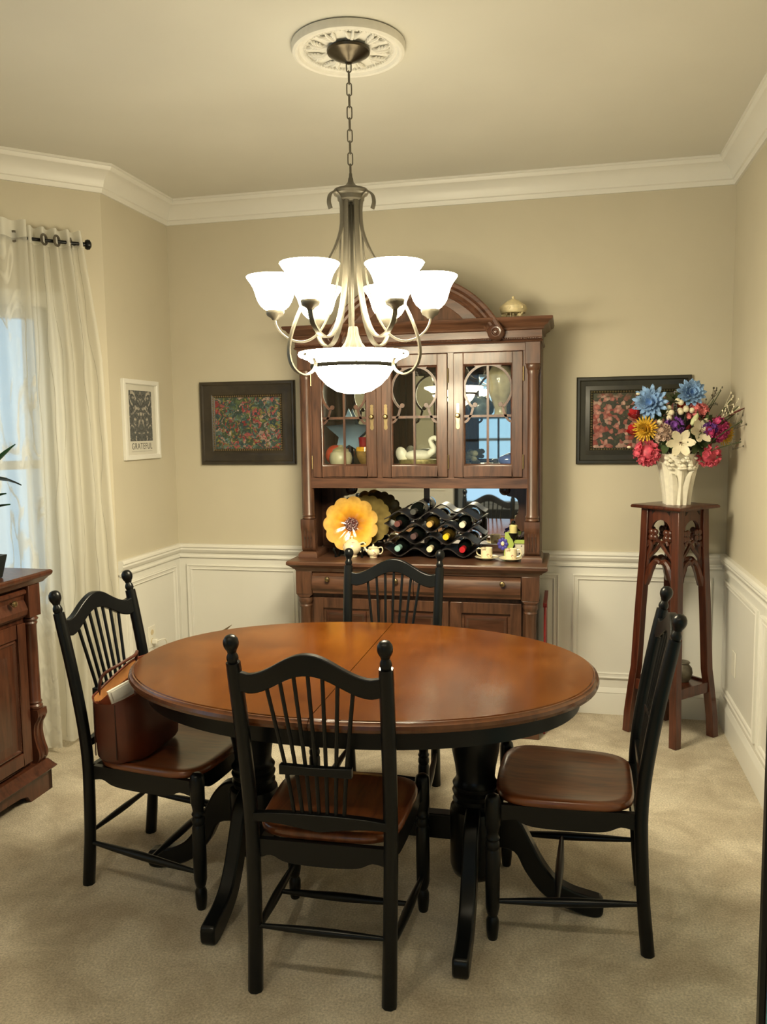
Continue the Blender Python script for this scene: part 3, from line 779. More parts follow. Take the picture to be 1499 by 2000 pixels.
# ---------------------------------------------------------------- things on the hutch counter (counter top z = .844)
CZ = .8445
def sunflower_mat():
    m, nt, out = new_mat('sunflower_glaze'); b = bsdf(nt, out, (.6,.36,.06), .16, coat=.5)
    tc = nt.nodes.new('ShaderNodeTexCoord'); sp = nt.nodes.new('ShaderNodeVectorMath'); sp.operation = 'LENGTH'
    nt.links.new(tc.outputs['Object'], sp.inputs[0])
    r = ramp(nt, sp.outputs['Value'], [(.0, (.10,.02,.02)), (.033, (.16,.05,.04)), (.036, (.42,.14,.01)), (.07, (.72,.36,.03)), (.11, (.78,.48,.10)), (.15, (.62,.40,.13))])
    n = noise(nt, 16, 3); r2 = ramp(nt, n.outputs['Fac'], [(.3, (.72,.66,.55)), (.7, (1.12,1.1,1.0))])
    mx = nt.nodes.new('ShaderNodeMix'); mx.data_type = 'RGBA'; mx.blend_type = 'MULTIPLY'; mx.inputs['Factor'].default_value = 1
    nt.links.new(r.outputs[0], mx.inputs['A']); nt.links.new(r2.outputs[0], mx.inputs['B'])
    nt.links.new(mx.outputs['Result'], b.inputs['Base Color']); return m
M['sunflower'] = sunflower_mat()
def dish(R, n, amp, depth):
    """petalled dish, axis z"""
    mb = MB(); loops = []
    seg = 120
    for s, z in ((.02,.0),(.25,.0),(.5,.006),(.75,.018),(.92,.028),(1.0,.036),(1.0,.032),(.92,.022),(.7,.010),(.4,-.006),(.02,-.006)):
        L = []
        for k in range(seg):
            a = 2*PI*k/seg
            w = abs(math.sin(n*a/2))
            r = R*s*(1-amp*(1-w**.5)*s*s)
            L.append((r*math.cos(a), r*math.sin(a), z*depth+.006*w*s))
        loops.append(L)
    return mb.rings(loops)
p = thing('sunflower_plate', 'yellow sunflower shaped ceramic plate standing on an easel on the hutch', 'plate', (1.10, -.247, CZ+.162))
p.rotation_euler = (math.radians(80), 0, math.radians(8))
dish(.142, 11, .13, 1.0).build('dish', M['sunflower'], p, angle=60)
sd = MB(); rnd = random.Random(3)
for k in range(60):
    a = rnd.random()*2*PI; r = .034*math.sqrt(rnd.random()); sd.ball((r*math.cos(a), r*math.sin(a), .004), .0055, 6, 4)
o = sd.build('seed_centre', plain('seed_brown', (.13,.05,.05), .3, coat=.4, var=.6, scale=140), p); o['kind'] = 'stuff'
p = thing('scalloped_plate', 'olive green scalloped plate half hidden behind the sunflower plate', 'plate', (1.165, -.165, CZ+.176))
p.rotation_euler = (math.radians(80), 0, math.radians(8))
dish(.128, 17, .08, .8).build('dish', plain('olive_glaze', (.20,.15,.05), .2, coat=.4, var=.4, scale=12), p, angle=60)
e = thing('plate_easel', 'small black easel holding up the sunflower plate', 'plate stand', (1.10, -.25, CZ))
for s in (-1, 1):
    MB().tube(smooth_path([(s*.075,-.075,.05),(s*.075,-.078,.035),(s*.07,-.066,.018),(s*.068,-.06,.0),(s*.06,-.02,.012),(s*.05,.035,.14)],4), .006, 6).build('arm', M['black'], e)
MB().tube([(-.06,-.02,.014),(.06,-.02,.014)], .005, 6).build('cross_bar', M['black'], e)
MB().box(.03,.10,-.035,.0,.0,.05, RY(-.3)).build('side_block', M['black'], e, bevel=.004)

def floral_china(name):
    m, nt, out = new_mat(name); b = bsdf(nt, out, (.83,.74,.5), .18, coat=.5)
    n = noise(nt, 42, 2); n2 = noise(nt, 30, 2)
    r = ramp(nt, n.outputs['Fac'], [(.60, (.83,.74,.50)), (.64, (.62,.38,.30)), (.70, (.30,.28,.14))])
    nt.links.new(r.outputs[0], b.inputs['Base Color']); return m
M['floral'] = floral_china('floral_cream_china')
t = thing('teapot', 'cream floral china teapot in front of the sunflower plate', 'teapot', (1.110, -.285, CZ))
MB().lathe([(0,0),(.026,0),(.027,.005),(.022,.009),(.033,.018),(.046,.034),(.049,.05),(.044,.066),(.032,.076),(.030,.079),(0,.079)], 28).build('body', M['floral'], t)
MB().lathe([(.031,.078),(.026,.084),(.014,.09),(.006,.093),(.005,.098),(.008,.102),(.006,.107),(0,.108)], 20).build('lid', M['cream'], t)
MB().tube(smooth_path([(-.043,0,.04),(-.062,0,.05),(-.068,0,.066),(-.078,0,.078)],4), [.010]*4+[.008]*4+[.006]*4+[.005], 10).build('spout', M['cream'], t)
MB().tube(smooth_path([(.040,0,.068),(.062,0,.074),(.072,0,.055),(.062,0,.034),(.044,0,.026)],4), .004, 8).build('handle', M['cream'], t)
t = thing('creamer', 'small lidded cream china jug right of the teapot', 'jug', (1.224, -.295, CZ), .15)
MB().lathe([(0,0),(.019,0),(.020,.004),(.017,.007),(.027,.014),(.033,.026),(.031,.038),(.025,.046),(.027,.050),(0,.050)], 24).build('body', M['floral'], t)
MB().lathe([(.026,.050),(.020,.055),(.006,.058),(.004,.064),(.005,.068),(0,.07)], 18).build('lid', M['cream'], t)
MB().tube(smooth_path([(-.028,0,.03),(-.038,0,.040),(-.046,0,.054)],4), [.007]*4+[.005]*4+[.004], 8).build('spout', M['cream'], t)
MB().tube(smooth_path([(.024,0,.048),(.042,0,.052),(.048,0,.036),(.040,0,.020),(.028,0,.018)],4), .003, 8).build('handle', M['cream'], t)

# wine rack of wavy leather layers with bottles lying in it
RXC = 1.521
M['leather_black'] = plain('black_leather', (.016,.012,.011), .42, var=.2, scale=60)
rk = thing('wine_rack', 'black wavy countertop wine rack holding bottles on the hutch', 'wine rack', (RXC, -.20, CZ))
PITCHX = .162
def wave(row):
    ph = 0 if row % 2 == 0 else PI
    x0, x1 = -.237, .237
    zb = .012+.0615*row
    lo = []
    for k in range(61):
        x = x0+(x1-x0)*k/60
        z = zb+.020*(1-math.cos(2*PI*(x+.0)/PITCHX+ph)) 
        lo.append([(x,-.10,z-.003),(x,-.10,z+.003),(x,.065,z+.003),(x,.065,z-.003)])
    return MB().rings(lo)
for r_ in range(4): wave(r_).build('wave_layer', M['leather_black'], rk)
def foil(name, c): return plain('foil_'+name, c, .32, var=.05, coat=.2)
dark_glass = plain('dark_bottle_glass', (.006,.008,.007), .08, coat=.3, var=.2)
amber_glass = plain('amber_bottle_glass', (.06,.038,.008), .08, coat=.3, var=.2)
lab = plain('paper_label', (.55,.53,.48), .6)
bprof_ = [(0,0),(.034,0),(.0365,.004),(.0365,.175),(.033,.195),(.022,.212),(.0145,.226),(.0135,.236),(0,.236)]
nprof = [(0,.234),(.0142,.234),(.0142,.288),(.0152,.289),(.0152,.296),(.0135,.298),(0,.298)]
def bottle(x, z, col, cname, glass, label, dy=0.0):
    b = thing('wine_bottle', label, 'bottle', (x, -.047-dy, z), 0, 'wine bottles lying in the rack')
    b.rotation_euler = (PI/2, 0, 0)
    MB().lathe(bprof_, 22).build('glass_body', glass, b)
    MB().lathe(nprof, 18).build('foil_cap', foil(cname, col), b)
    MB().lathe([(.0368,.05),(.0369,.05),(.0369,.13),(.0368,.13)], 22).build('paper_label', lab, b) if cname in ('silver','white') else None
r1, r2_, r3, r4 = CZ+.054, CZ+.1155, CZ+.177, CZ+.2385
bottle(RXC-PITCHX, r1, (.30,.52,.50), 'teal', dark_glass, 'wine bottle with pale teal cap, bottom left of the rack')
bottle(RXC, r1, (.72,.66,.45), 'cream', dark_glass, 'wine bottle with cream cap, bottom middle of the rack')
bottle(RXC+PITCHX, r1, (.45,.012,.02), 'red', dark_glass, 'wine bottle with bright red cap, bottom right of the rack')
bottle(RXC-PITCHX/2, r2_, (.10,.06,.06), 'plum', dark_glass, 'dark wine bottle with dull plum foil, second row up, left')
bottle(RXC+PITCHX/2, r2_, (.78,.52,.02), 'yellow', amber_glass, 'amber wine bottle with bright yellow cap in the rack')
bottle(RXC-PITCHX, r3, (.14,.05,.045), 'maroon', dark_glass, 'dark wine bottle with maroon foil, upper left of the rack')
bottle(RXC, r3, (.55,.36,.12), 'gold', amber_glass, 'wine bottle with gold cap, upper middle of the rack')
bottle(RXC+PITCHX, r3, (.74,.70,.56), 'white', dark_glass, 'wine bottle with off-white cap, upper right of the rack')
bottle(RXC-PITCHX/2, r4, (.06,.06,.055), 'silver', dark_glass, 'wine bottle with black foil lying on top of the rack')

def cup_set(x, y, hs, la, lb):
    s = thing('saucer', lb, 'saucer', (x, y, CZ), 0, 'saucers on the hutch counter')
    MB().lathe([(0,.001),(.022,0),(.026,.003),(.05,.011),(.058,.014),(.058,.016),(.048,.014),(.026,.007),(0,.006)], 32).build('dish', M['cream'], s)
    c = thing('coffee_cup', la, 'cup', (x, y, CZ+.0075), 0, 'small cups on the hutch counter')
    MB().lathe([(0,0),(.024,0),(.027,.004),(.0285,.02),(.029,.052),(.027,.052),(.026,.02),(.022,.006),(0,.005)], 28).build('body', M['floral'], c)
    MB().tube(smooth_path([(hs*.028,0,.046),(hs*.042,0,.048),(hs*.050,0,.034),(hs*.044,0,.018),(hs*.028,0,.012)],4), .0032, 8).build('handle', M['cream'], c)
cup_set(1.797, -.285, -1, 'cream cup with its handle on the left, next to the wine rack', 'cream saucer under the cup next to the wine rack')
cup_set(1.917, -.305, 1, 'cream cup with its handle on the right, nearest the right post', 'cream saucer under the cup nearest the right post')
green = plain('lime_paint', (.36,.46,.10), .4, var=.1); 
t = thing('planter_box', 'small lime rimmed planter box with dotted white sides on the hutch', 'planter', (1.945, -.205, CZ), -.1)
dots, nt_, out_ = new_mat('dotted_white'); b_ = bsdf(nt_, out_, (.6,.56,.46), .5)
vo = nt_.nodes.new('ShaderNodeTexVoronoi'); vo.inputs['Scale'].default_value = 55
tc_ = nt_.nodes.new('ShaderNodeTexCoord'); nt_.links.new(tc_.outputs['Object'], vo.inputs['Vector'])
rr_ = ramp(nt_, vo.outputs['Distance'], [(.22, (.05,.04,.06)), (.3, (.62,.58,.48))]); nt_.links.new(rr_.outputs[0], b_.inputs['Base Color'])
MB().rings([[(-a,-b,z),(a,-b,z),(a,b,z),(-a,b,z)] for a, b, z in ((.036,.026,0),(.046,.034,.075))]).build('box', dots, t)
MB().rings([[(-a,-b,z),(a,-b,z),(a,b,z),(-a,b,z)] for a, b, z in ((.047,.035,.075),(.052,.040,.077),(.052,.040,.095),(.044,.032,.095),(.040,.028,.08))]).build('rim', green, t)
MB().prism([(-.062,.0),(-.035,.0),(-.012,.075),(-.03,.135),(-.055,.132),(-.06,.06)], -.052, -.047).build('leaf_panel', green, t)
fl_ = MB()
for k in range(8):
    a = 2*PI*k/8; fl_.ball((-.066+.018*math.cos(a), -.058, .075+.022*math.sin(a)), .010, 8, 5, (1,.4,1))
fl_.build('blue_flower', plain('violet_blue', (.06,.05,.32), .5), t)
MB().ball((-.066,-.064,.075), .008, 8, 5, (1,.6,1)).build('flower_eye', M['cream'], t)
fo = MB(); rnd = random.Random(5)
for k in range(26):
    a = rnd.random()*2*PI; L = .03+.045*rnd.random(); q = Vector((math.cos(a)*.04*rnd.random(), math.sin(a)*.02, .09))
    fo.tube([q, q+Vector((math.cos(a)*L*.5, math.sin(a)*L*.25, L*.5)), q+Vector((math.cos(a)*L, math.sin(a)*L*.3, L*.55))], [.002,.006,.0015], 5)
o = fo.build('dark_foliage', plain('plum_foliage', (.03,.018,.022), .5, var=.4), t); o['kind'] = 'stuff'
t = thing('candle_stand', 'little black stand with a pale yellow candle beside the planter box', 'candle stand', (1.925, -.245, CZ))
MB().lathe([(0,0),(.018,0),(.016,.004),(.004,.008),(.0035,.09),(.012,.10),(.024,.125),(.026,.13),(0,.13)], 18).build('stem', M['black'], t)
MB().lathe([(0,.13),(.019,.13),(.020,.165),(.016,.17),(0,.168)], 18).build('candle', plain('yellow_wax', (.66,.58,.24), .5), t)
MB().ball((0,0,.182), .009, 10, 6, (1.2,1,1)).build('snuffer', M['black'], t)

# ---------------------------------------------------------------- on top of the hutch
t = thing('carousel_music_box', 'small cream carousel ornament standing on top of the hutch', 'ornament', (1.918, -.20, 2.0015))
cream2 = plain('ivory_resin', (.66,.56,.33), .45, var=.12, scale=60)
MB().lathe([(0,0),(.046,0),(.048,.006),(.040,.012),(0,.013)], 28).build('base', cream2, t)
MB().lathe([(0,.012),(.005,.012),(.005,.062),(0,.062)], 10).build('centre_post', cream2, t)
MB().lathe([(.058,.042),(.063,.050),(.064,.074),(.060,.078),(.046,.088),(.028,.102),(.008,.110),(.006,.114),(.008,.118),(.005,.124),(0,.125),(0,.108),(.03,.094),(.056,.07),(.054,.046)], 32).build('canopy', cream2, t)
for k in range(6):
    a = 2*PI*k/6+.3
    MB().lathe([(0,.012),(.002,.012),(.002,.07),(0,.07)], 6, T(.045*math.cos(a), .045*math.sin(a), 0)).build('pole', cream2, t)
    MB().ball((.045*math.cos(a), .045*math.sin(a), .031), .010, 8, 5, (1.3,.7,.8)).ball((.045*math.cos(a)+.011, .045*math.sin(a), .040), .006, 7, 5).build('horse', cream2, t) if k % 2 else None
    MB().ball((.063*math.cos(a), .063*math.sin(a), .064), .007, 7, 5).build('swag_rose', cream2, t)

# ---------------------------------------------------------------- inside the glass cabinet
SZ0, SZ1 = 1.3005, 1.5435
t = thing('swan_figurine', 'white porcelain swan on a gilt base behind the middle glass door', 'figurine', (1.435, -.16, SZ0))
gilt = plain('gilt_base', (.30,.24,.10), .3, .6, var=.4, scale=60)
MB().rings([[(a*math.cos(2*PI*k/24), b*math.sin(2*PI*k/24), z) for k in range(24)] for a, b, z in ((.10,.05,0),(.105,.052,.01),(.10,.05,.034),(.09,.045,.036))]).build('base', gilt, t)
MB().ball((0,0,.055), .04, 16, 9, (1.75,.9,.75)).build('body', M['whitecer'], t)
MB().tube(smooth_path([(.055,0,.06),(.082,0,.085),(.068,0,.115),(.064,0,.135),(.085,0,.145),(.10,0,.132)],5), [.018]*5+[.014]*5+[.011]*5+[.011]*5+[.012]*5+[.006], 12).build('neck', M['whitecer'], t)
MB().ball((-.06,.0,.085), .034, 12, 7, (.9,.5,1.25), RY(-.35)).build('wing', M['whitecer'], t)
t = thing('tall_vase', 'tall mottled cream vase on the glass shelf behind the right door', 'vase', (1.855, -.15, SZ1))
MB().lathe([(0,0),(.043,0),(.040,.006),(.032,.02),(.032,.05),(.045,.085),(.062,.13),(.070,.175),(.066,.215),(.052,.24),(.048,.25),(.040,.25),(.044,.235),(.05,.2),(0,.05)], 28).build('body', plain('cream_glaze', (.52,.44,.27), .15, coat=.5, var=.25, scale=14), t)
t = thing('round_vase', 'round blue grey glazed vase on the glass shelf beside the tall vase', 'vase', (1.745, -.14, SZ1))
MB().lathe([(0,0),(.03,0),(.032,.004),(.052,.03),(.058,.055),(.050,.08),(.034,.096),(.034,.104),(.028,.104),(.03,.092),(.044,.05),(0,.01)], 26).build('body', plain('blue_grey_glaze', (.14,.18,.19), .2, coat=.4, var=.4, scale=18), t)
t = thing('ginger_jar', 'squat cream lidded jar behind the left glass door', 'jar', (1.035, -.20, SZ0))
MB().lathe([(0,0),(.04,0),(.056,.02),(.060,.045),(.054,.07),(.04,.082),(0,.082)], 26).build('body', plain('celadon_cream', (.48,.44,.30), .3, var=.12, scale=20), t)
MB().lathe([(.043,.082),(.040,.09),(.02,.1),(.012,.104),(.012,.112),(0,.114)], 22).build('lid', plain('olive_cream', (.36,.32,.18), .3, var=.12), t)
t = thing('glass_ball', 'glossy coral red glass ball behind the left glass door', 'ornament', (.985, -.12, SZ0+.057))
MB().ball((0,0,.0), .056, 24, 14).build('sphere', plain('coral_glass', (.50,.07,.03), .12, coat=.6, var=.3, scale=12), t)
MB().lathe([(.0,-.057),(.02,-.057),(.022,-.05),(.012,-.045),(0,-.045)], 14).build('foot', gilt, t)
t = thing('amber_goblet', 'amber and red glass goblet behind the left glass door', 'goblet', (1.155, -.16, SZ0))
MB().lathe([(0,0),(.035,0),(.034,.004),(.02,.01),(.03,.02),(.045,.05),(.047,.08)], 22).build('lower_bowl', plain('amber_glass', (.22,.13,.04), .12, coat=.5, var=.3), t)
MB().lathe([(.047,.08),(.045,.10),(.041,.102),(.03,.09),(0,.085)], 22).build('golden_rim', plain('golden_glass', (.72,.36,.02), .15, coat=.5, var=.4), t)
MB().lathe([(.030,.10),(.034,.15),(.031,.152),(.026,.11),(0,.10)], 22).build('ruby_liner', plain('ruby_glass', (.22,.01,.015), .12, coat=.5, var=.3), t)
t = thing('star_ornament', 'pale blue glass star leaning in the left side of the cabinet', 'ornament', (1.045, -.062, SZ0+.14), 0)
st = []
for k in range(10):
    a = PI/2+2*PI*k/10; r = .135 if k % 2 == 0 else .06
    st.append((r*math.cos(a), r*math.sin(a)+.03))
MB().prism(st, -.006, .006).build('plate', plain('pale_blue_glass', (.22,.33,.45), .12, coat=.5, var=.25, scale=8), t, bevel=.003)
MB().lathe([(0,0),(.03,0),(.03,.006),(.008,.01),(.006,.14),(0,.14)], 14, T(0,.012,-.14)).build('stand', plain('dark_glass', (.03,.03,.04), .1), t)
t = thing('leafy_figurine', 'small green grey leafy ornament behind the right glass door', 'ornament', (1.695, -.20, SZ0))
lf = MB(); rnd = random.Random(11)
for k in range(22):
    a = rnd.random()*2*PI; L = .025+.035*rnd.random()
    q = Vector((0,0,.008)); e1 = q+Vector((math.cos(a)*L*.6, math.sin(a)*L*.5, .03+.03*rnd.random()))
    lf.ball(e1, .016, 6, 4, (1,.35,.8), None)
MB().lathe([(0,0),(.03,0),(.022,.012),(.008,.02),(.006,.05),(0,.05)], 14).build('foot', gilt, t)
o = lf.build('leaf_cluster', plain('sage_resin', (.20,.19,.11), .5, var=.3, scale=40), t); o['kind'] = 'stuff'
t = thing('glass_swan_dish', 'cobalt blue glass swan dish behind the right glass door', 'figurine', (1.895, -.18, SZ0))
cob = plain('cobalt_glass', (.10,.14,.36), .08, coat=.6, var=.4, scale=20)
MB().ball((0,0,.03), .035, 16, 8, (1.5,.9,.8)).build('bowl', cob, t)
MB().tube(smooth_path([(.045,0,.035),(.062,0,.06),(.052,0,.10),(.058,0,.125),(.072,0,.12)],4), [.012]*4+[.009]*4+[.007]*4+[.007]*4+[.003], 10).build('neck', plain('violet_glass', (.05,.03,.14), .1, coat=.5), t)
t = thing('shell_ornament', 'tiny speckled shell ornament beside the blue glass swan', 'ornament', (1.80, -.235, SZ0))
MB().ball((0,0,.012), .016, 12, 7, (1.4,1,.75)).build('shell', plain('speckled_shell', (.35,.30,.24), .3, var=.8, scale=120), t)
MB().lathe([(.006,0),(.018,0),(.012,.004)], 12).build('foot', gilt, t)
# ---------------------------------------------------------------- pictures on the walls
def paint_mat(name, cols, scale, warp=.25, sky=None, seed=0.0):
    m, nt, out = new_mat(name); b = bsdf(nt, out, (.3,.3,.3), .45)
    tc = nt.nodes.new('ShaderNodeTexCoord'); mp = nt.nodes.new('ShaderNodeMapping'); mp.inputs['Location'].default_value = (seed,seed*.7,seed*.3)
    nt.links.new(tc.outputs['Object'], mp.inputs[0])
    n = nt.nodes.new('ShaderNodeTexNoise'); n.inputs['Scale'].default_value = 22; n.inputs['Detail'].default_value = 4
    nt.links.new(mp.outputs[0], n.inputs['Vector'])
    mad = nt.nodes.new('ShaderNodeVectorMath'); mad.operation = 'MULTIPLY_ADD'; mad.inputs[1].default_value = (warp*.2,)*3
    nt.links.new(n.outputs['Color'], mad.inputs[0]); nt.links.new(mp.outputs[0], mad.inputs[2])
    v = nt.nodes.new('ShaderNodeTexVoronoi'); v.inputs['Scale'].default_value = scale
    nt.links.new(mad.outputs[0], v.inputs['Vector'])
    sep = nt.nodes.new('ShaderNodeSeparateColor'); nt.links.new(v.outputs['Color'], sep.inputs[0])
    k = len(cols)
    r = ramp(nt, sep.outputs[0], [(i/(k-1)*.96+.02, c) for i, c in enumerate(cols)])
    r.color_ramp.interpolation = 'CONSTANT'
    r2 = ramp(nt, v.outputs['Distance'], [(.0, (1.15,1.12,1.1)), (.5, (.55,.55,.55))])
    mx = nt.nodes.new('ShaderNodeMix'); mx.data_type = 'RGBA'; mx.blend_type = 'MULTIPLY'; mx.inputs['Factor'].default_value = 1
    nt.links.new(r.outputs[0], mx.inputs['A']); nt.links.new(r2.outputs[0], mx.inputs['B'])
    res = mx.outputs['Result']
    if sky:      # darker foliage across the top of the painted scene
        sx_ = nt.nodes.new('ShaderNodeSeparateXYZ'); nt.links.new(tc.outputs['Object'], sx_.inputs[0])
        ma = nt.nodes.new('ShaderNodeMath'); ma.operation = 'MULTIPLY_ADD'; ma.inputs[1].default_value = .12
        nt.links.new(n.outputs['Fac'], ma.inputs[0]); nt.links.new(sx_.outputs['Z'], ma.inputs[2])
        mr = ramp(nt, ma.outputs[0], [(sky[0], (0,0,0)), (sky[0]+.05, (1,1,1))])
        m2 = nt.nodes.new('ShaderNodeMix'); m2.data_type = 'RGBA'
        nt.links.new(mr.outputs[0], m2.inputs['Factor']); nt.links.new(res, m2.inputs['A']); m2.inputs['B'].default_value = (*sky[1], 1)
        res = m2.outputs['Result']
    nt.links.new(res, b.inputs['Base Color'])
    bump(nt, b, n.outputs['Fac'], .4, .002); return m
def framed(name, label, x0, x1, z0, z1, fw, fmat, bead, canvas, dz=0.0):
    xc, zc = (x0+x1)/2, (z0+z1)/2; a, c = (x1-x0)/2, (z1-z0)/2
    t = thing(name, label, 'picture', (xc, -.001, z0)); t.rotation_euler = (0, dz, 0)
    prof = [(0,0),(0,.018),(.006,.024),(.016,.024),(.022,.018),(fw*.55,.014),(fw*.8,.020),(fw*.9,.016),(fw,.012),(fw,.004)]
    loops = [[(sx*(a-o), -d_, c+sz*(c-o)) for o, d_ in prof] for sx, sz in ((-1,-1),(1,-1),(1,1),(-1,1))]
    n = len(prof); v = [p for l in loops for p in l]; f = [(i*n+k, i*n+k+1, ((i+1)%4)*n+k+1, ((i+1)%4)*n+k) for i in range(4) for k in range(n-1)]
    MB().add(v, f).build('frame', fmat, t, angle=25)
    bd = MB(); bw, bh = a-fw+.007, c-fw+.007
    nx, nz = int(bw*2/.0125), int(bh*2/.0125)
    for k in range(nx+1):
        for s in (-1, 1): bd.ball((-bw+2*bw*k/nx, -.018, c+s*bh), .0046, 6, 4)
    for k in range(1, nz):
        for s in (-1, 1): bd.ball((s*bw, -.018, c-bh+2*bh*k/nz), .0046, 6, 4)
    o = bd.build('bead_edge', bead, t); o['kind'] = 'stuff'
    MB().box(-(a-fw), a-fw, -.010, -.004, fw, 2*c-fw).build('canvas', canvas, t, smooth=False)
    MB().box(-(a-.01), a-.01, -.004, 0, .01, 2*c-.01).build('backing', M['black'], t, smooth=False)
framed('framed_painting', 'dark framed painting of a red and green flower garden left of the hutch', .172, .730, 1.306, 1.764, .088,
       wood('dark_bronze_frame', (.016,.012,.008), (.045,.034,.020), (1,1,1), 8, .35, .2), plain('gold_beads', (.30,.22,.11), .35, .7, var=.2),
       paint_mat('garden_painting', [(.05,.08,.05),(.10,.16,.14),(.30,.04,.04),(.05,.10,.10),(.45,.30,.24),(.12,.17,.07),(.03,.06,.07),(.26,.24,.07),(.40,.10,.10),(.13,.22,.20),(.06,.09,.04),(.48,.40,.32)], 70, .6, seed=1.3))
framed('framed_painting', 'dark framed painting of pink roses hanging behind the flower vase', 2.224, 2.772, 1.302, 1.738, .082,
       wood('black_olive_frame', (.010,.010,.007), (.028,.027,.018), (1,1,1), 8, .4, .15), plain('dull_gold_edge', (.16,.13,.06), .4, .6, var=.3),
       paint_mat('rose_painting', [(.035,.04,.02),(.38,.12,.09),(.50,.25,.20),(.05,.05,.025),(.30,.05,.035),(.56,.36,.28),(.06,.06,.03),(.42,.14,.11),(.035,.04,.02),(.48,.20,.16),(.07,.065,.035)], 52, .14, sky=(.375,(.035,.04,.016)), seed=4.1))
# poster on the left wall
t = thing('framed_poster', 'white framed poster reading GRATEFUL on the short left wall', 'poster', (.001, -.375, 1.352))
a, c = .182, .205
prof = [(0,0),(0,.016),(.004,.018),(.020,.018),(.024,.014),(.024,.004)]
loops = [[(d_, su*(a-o), c+sz*(c-o)) for o, d_ in prof] for su, sz in ((-1,-1),(1,-1),(1,1),(-1,1))]
n = len(prof); v = [p for l in loops for p in l]; f = [(i*n+k, i*n+k+1, ((i+1)%4)*n+k+1, ((i+1)%4)*n+k) for i in range(4) for k in range(n-1)]
MB().add(v, f).build('frame', M['trim'], t, angle=25)
MB().box(0, .004, -(a-.022), a-.022, .022, 2*c-.022).build('paper', plain('poster_paper', (.62,.60,.53), .6, var=.02), t, smooth=False)
pm, nt, out = new_mat('poster_print'); b = bsdf(nt, out, (.2,.2,.2), .6)
tc = nt.nodes.new('ShaderNodeTexCoord'); ab = nt.nodes.new('ShaderNodeVectorMath'); ab.operation = 'ABSOLUTE'
nt.links.new(tc.outputs['Object'], ab.inputs[0])
nn = nt.nodes.new('ShaderNodeTexNoise'); nn.inputs['Scale'].default_value = 17; nn.inputs['Detail'].default_value = 3; nn.inputs['Distortion'].default_value = 2.2
nt.links.new(ab.outputs[0], nn.inputs['Vector'])
r = ramp(nt, nn.outputs['Fac'], [(.38, (.055,.060,.062)), (.46, (.13,.135,.13)), (.5, (.055,.06,.062)), (.58, (.16,.16,.15)), (.62, (.38,.35,.30)), (.7, (.42,.39,.33))])
nt.links.new(r.outputs[0], b.inputs['Base Color'])
MB().box(.004, .0046, -.115, .115, .095, .355).build('print', pm, t, smooth=False)
tx = bpy.data.curves.new('lettering', 'FONT'); tx.body = 'GRATEFUL'; tx.size = .046; tx.align_x = 'CENTER'; tx.space_character = 1.15; tx.extrude = .0003
txo = bpy.data.objects.new('tmp_text', tx); COL.objects.link(txo)
bpy.context.view_layer.update()
tme = bpy.data.meshes.new_from_object(txo.evaluated_get(bpy.context.evaluated_depsgraph_get()))
bpy.data.objects.remove(txo); tme.name = 'lettering'
tme.materials.clear(); tme.materials.append(plain('ink_grey', (.10,.095,.085), .6))
link('lettering', tme, t, (.0046, 0, .053), (PI/2, 0, PI/2), (.86, 1, 1))
MB().box(.004, .0044, -.105, .105, .040, .043).build('caption_line', plain('ink_pale', (.42,.40,.35), .6), t, smooth=False)

# ---------------------------------------------------------------- wall plates
t = thing('wall_outlet', 'white wall outlet low on the short left wall', 'outlet', (.0045, -.365, .398))
MB().box(0, .006, -.036, .036, -.058, .058).build('plate', M['plastic'], t, bevel=.002)
for z in (-.024, .024):
    MB().lathe([(0,0),(.015,0),(.014,.002),(0,.002)], 18, T(.006,0,z) @ RY(PI/2)).build('socket', plain('ivory_plastic', (.62,.52,.32), .4), t)
t = thing('plug_cord', 'white plug and cord in the outlet on the left wall', 'cord', (.0125, -.365, .374))
MB().box(0, .028, -.013, .013, -.013, .013).build('plug', M['plastic'], t, bevel=.004)
MB().tube(smooth_path([(.026,0,0),(.045,.01,.008),(.055,.035,.004),(.05,.06,-.03),(.03,.08,-.12),(.02,.09,-.30),(.03,.10,-.370)],4), .004, 6).build('cord', M['plastic'], t)
t = thing('wall_plate', 'blank white cover plate low on the right wall', 'wall plate', (W-.0045, -.315, .385))
MB().box(-.006, 0, -.038, .038, -.058, .058).build('plate', M['plastic'], t, bevel=.002)
for z in (-.03, .03): MB().lathe([(0,0),(.003,0),(.002,.001),(0,.001)], 8, T(-.006,0,z) @ RY(-PI/2)).build('screw', M['plastic'], t)

# ---------------------------------------------------------------- plant stand with flowers
PX, PY, PT = 2.681, -.232, 1.122
st = M['stand']
ps = thing('plant_stand', 'tall carved mahogany plant stand in the right corner', 'plant stand', (PX, PY, 0), PI/4)
hs = .143
MB().rings([[(-q,-q,z),(q,-q,z),(q,q,z),(-q,q,z)] for q, z in ((hs-.012,PT-.018),(hs-.002,PT-.016),(hs,PT-.010),(hs-.003,PT-.003),(hs-.010,PT))]).build('table_top', st, ps, angle=25)
a1, a0_ = .088, .138
legpts = [(a0_,0),(a0_-.004,.10),(a0_-.018,.27),(a0_-.024,.33),(a1+.016,.62),(a1+.004,.9),(a1,PT-.018)]
def inner(z): 
    for (p, zp), (q, zq) in zip(legpts, legpts[1:]):
        if z <= zq: return p+(q-p)*(z-zp)/(zq-zp)
    return a1
for sx in (-1, 1):
    for sy in (-1, 1):
        w = .020
        MB().rings([[(sx*p-w,sy*p-w,z),(sx*p+w,sy*p-w,z),(sx*p+w,sy*p+w,z),(sx*p-w,sy*p+w,z)] for p, z in legpts]).build('leg', st, ps, bevel=.003)
q = inner(.26)
MB().box(-q, q, -q, q, .245, .262).build('shelf', st, ps, bevel=.002)
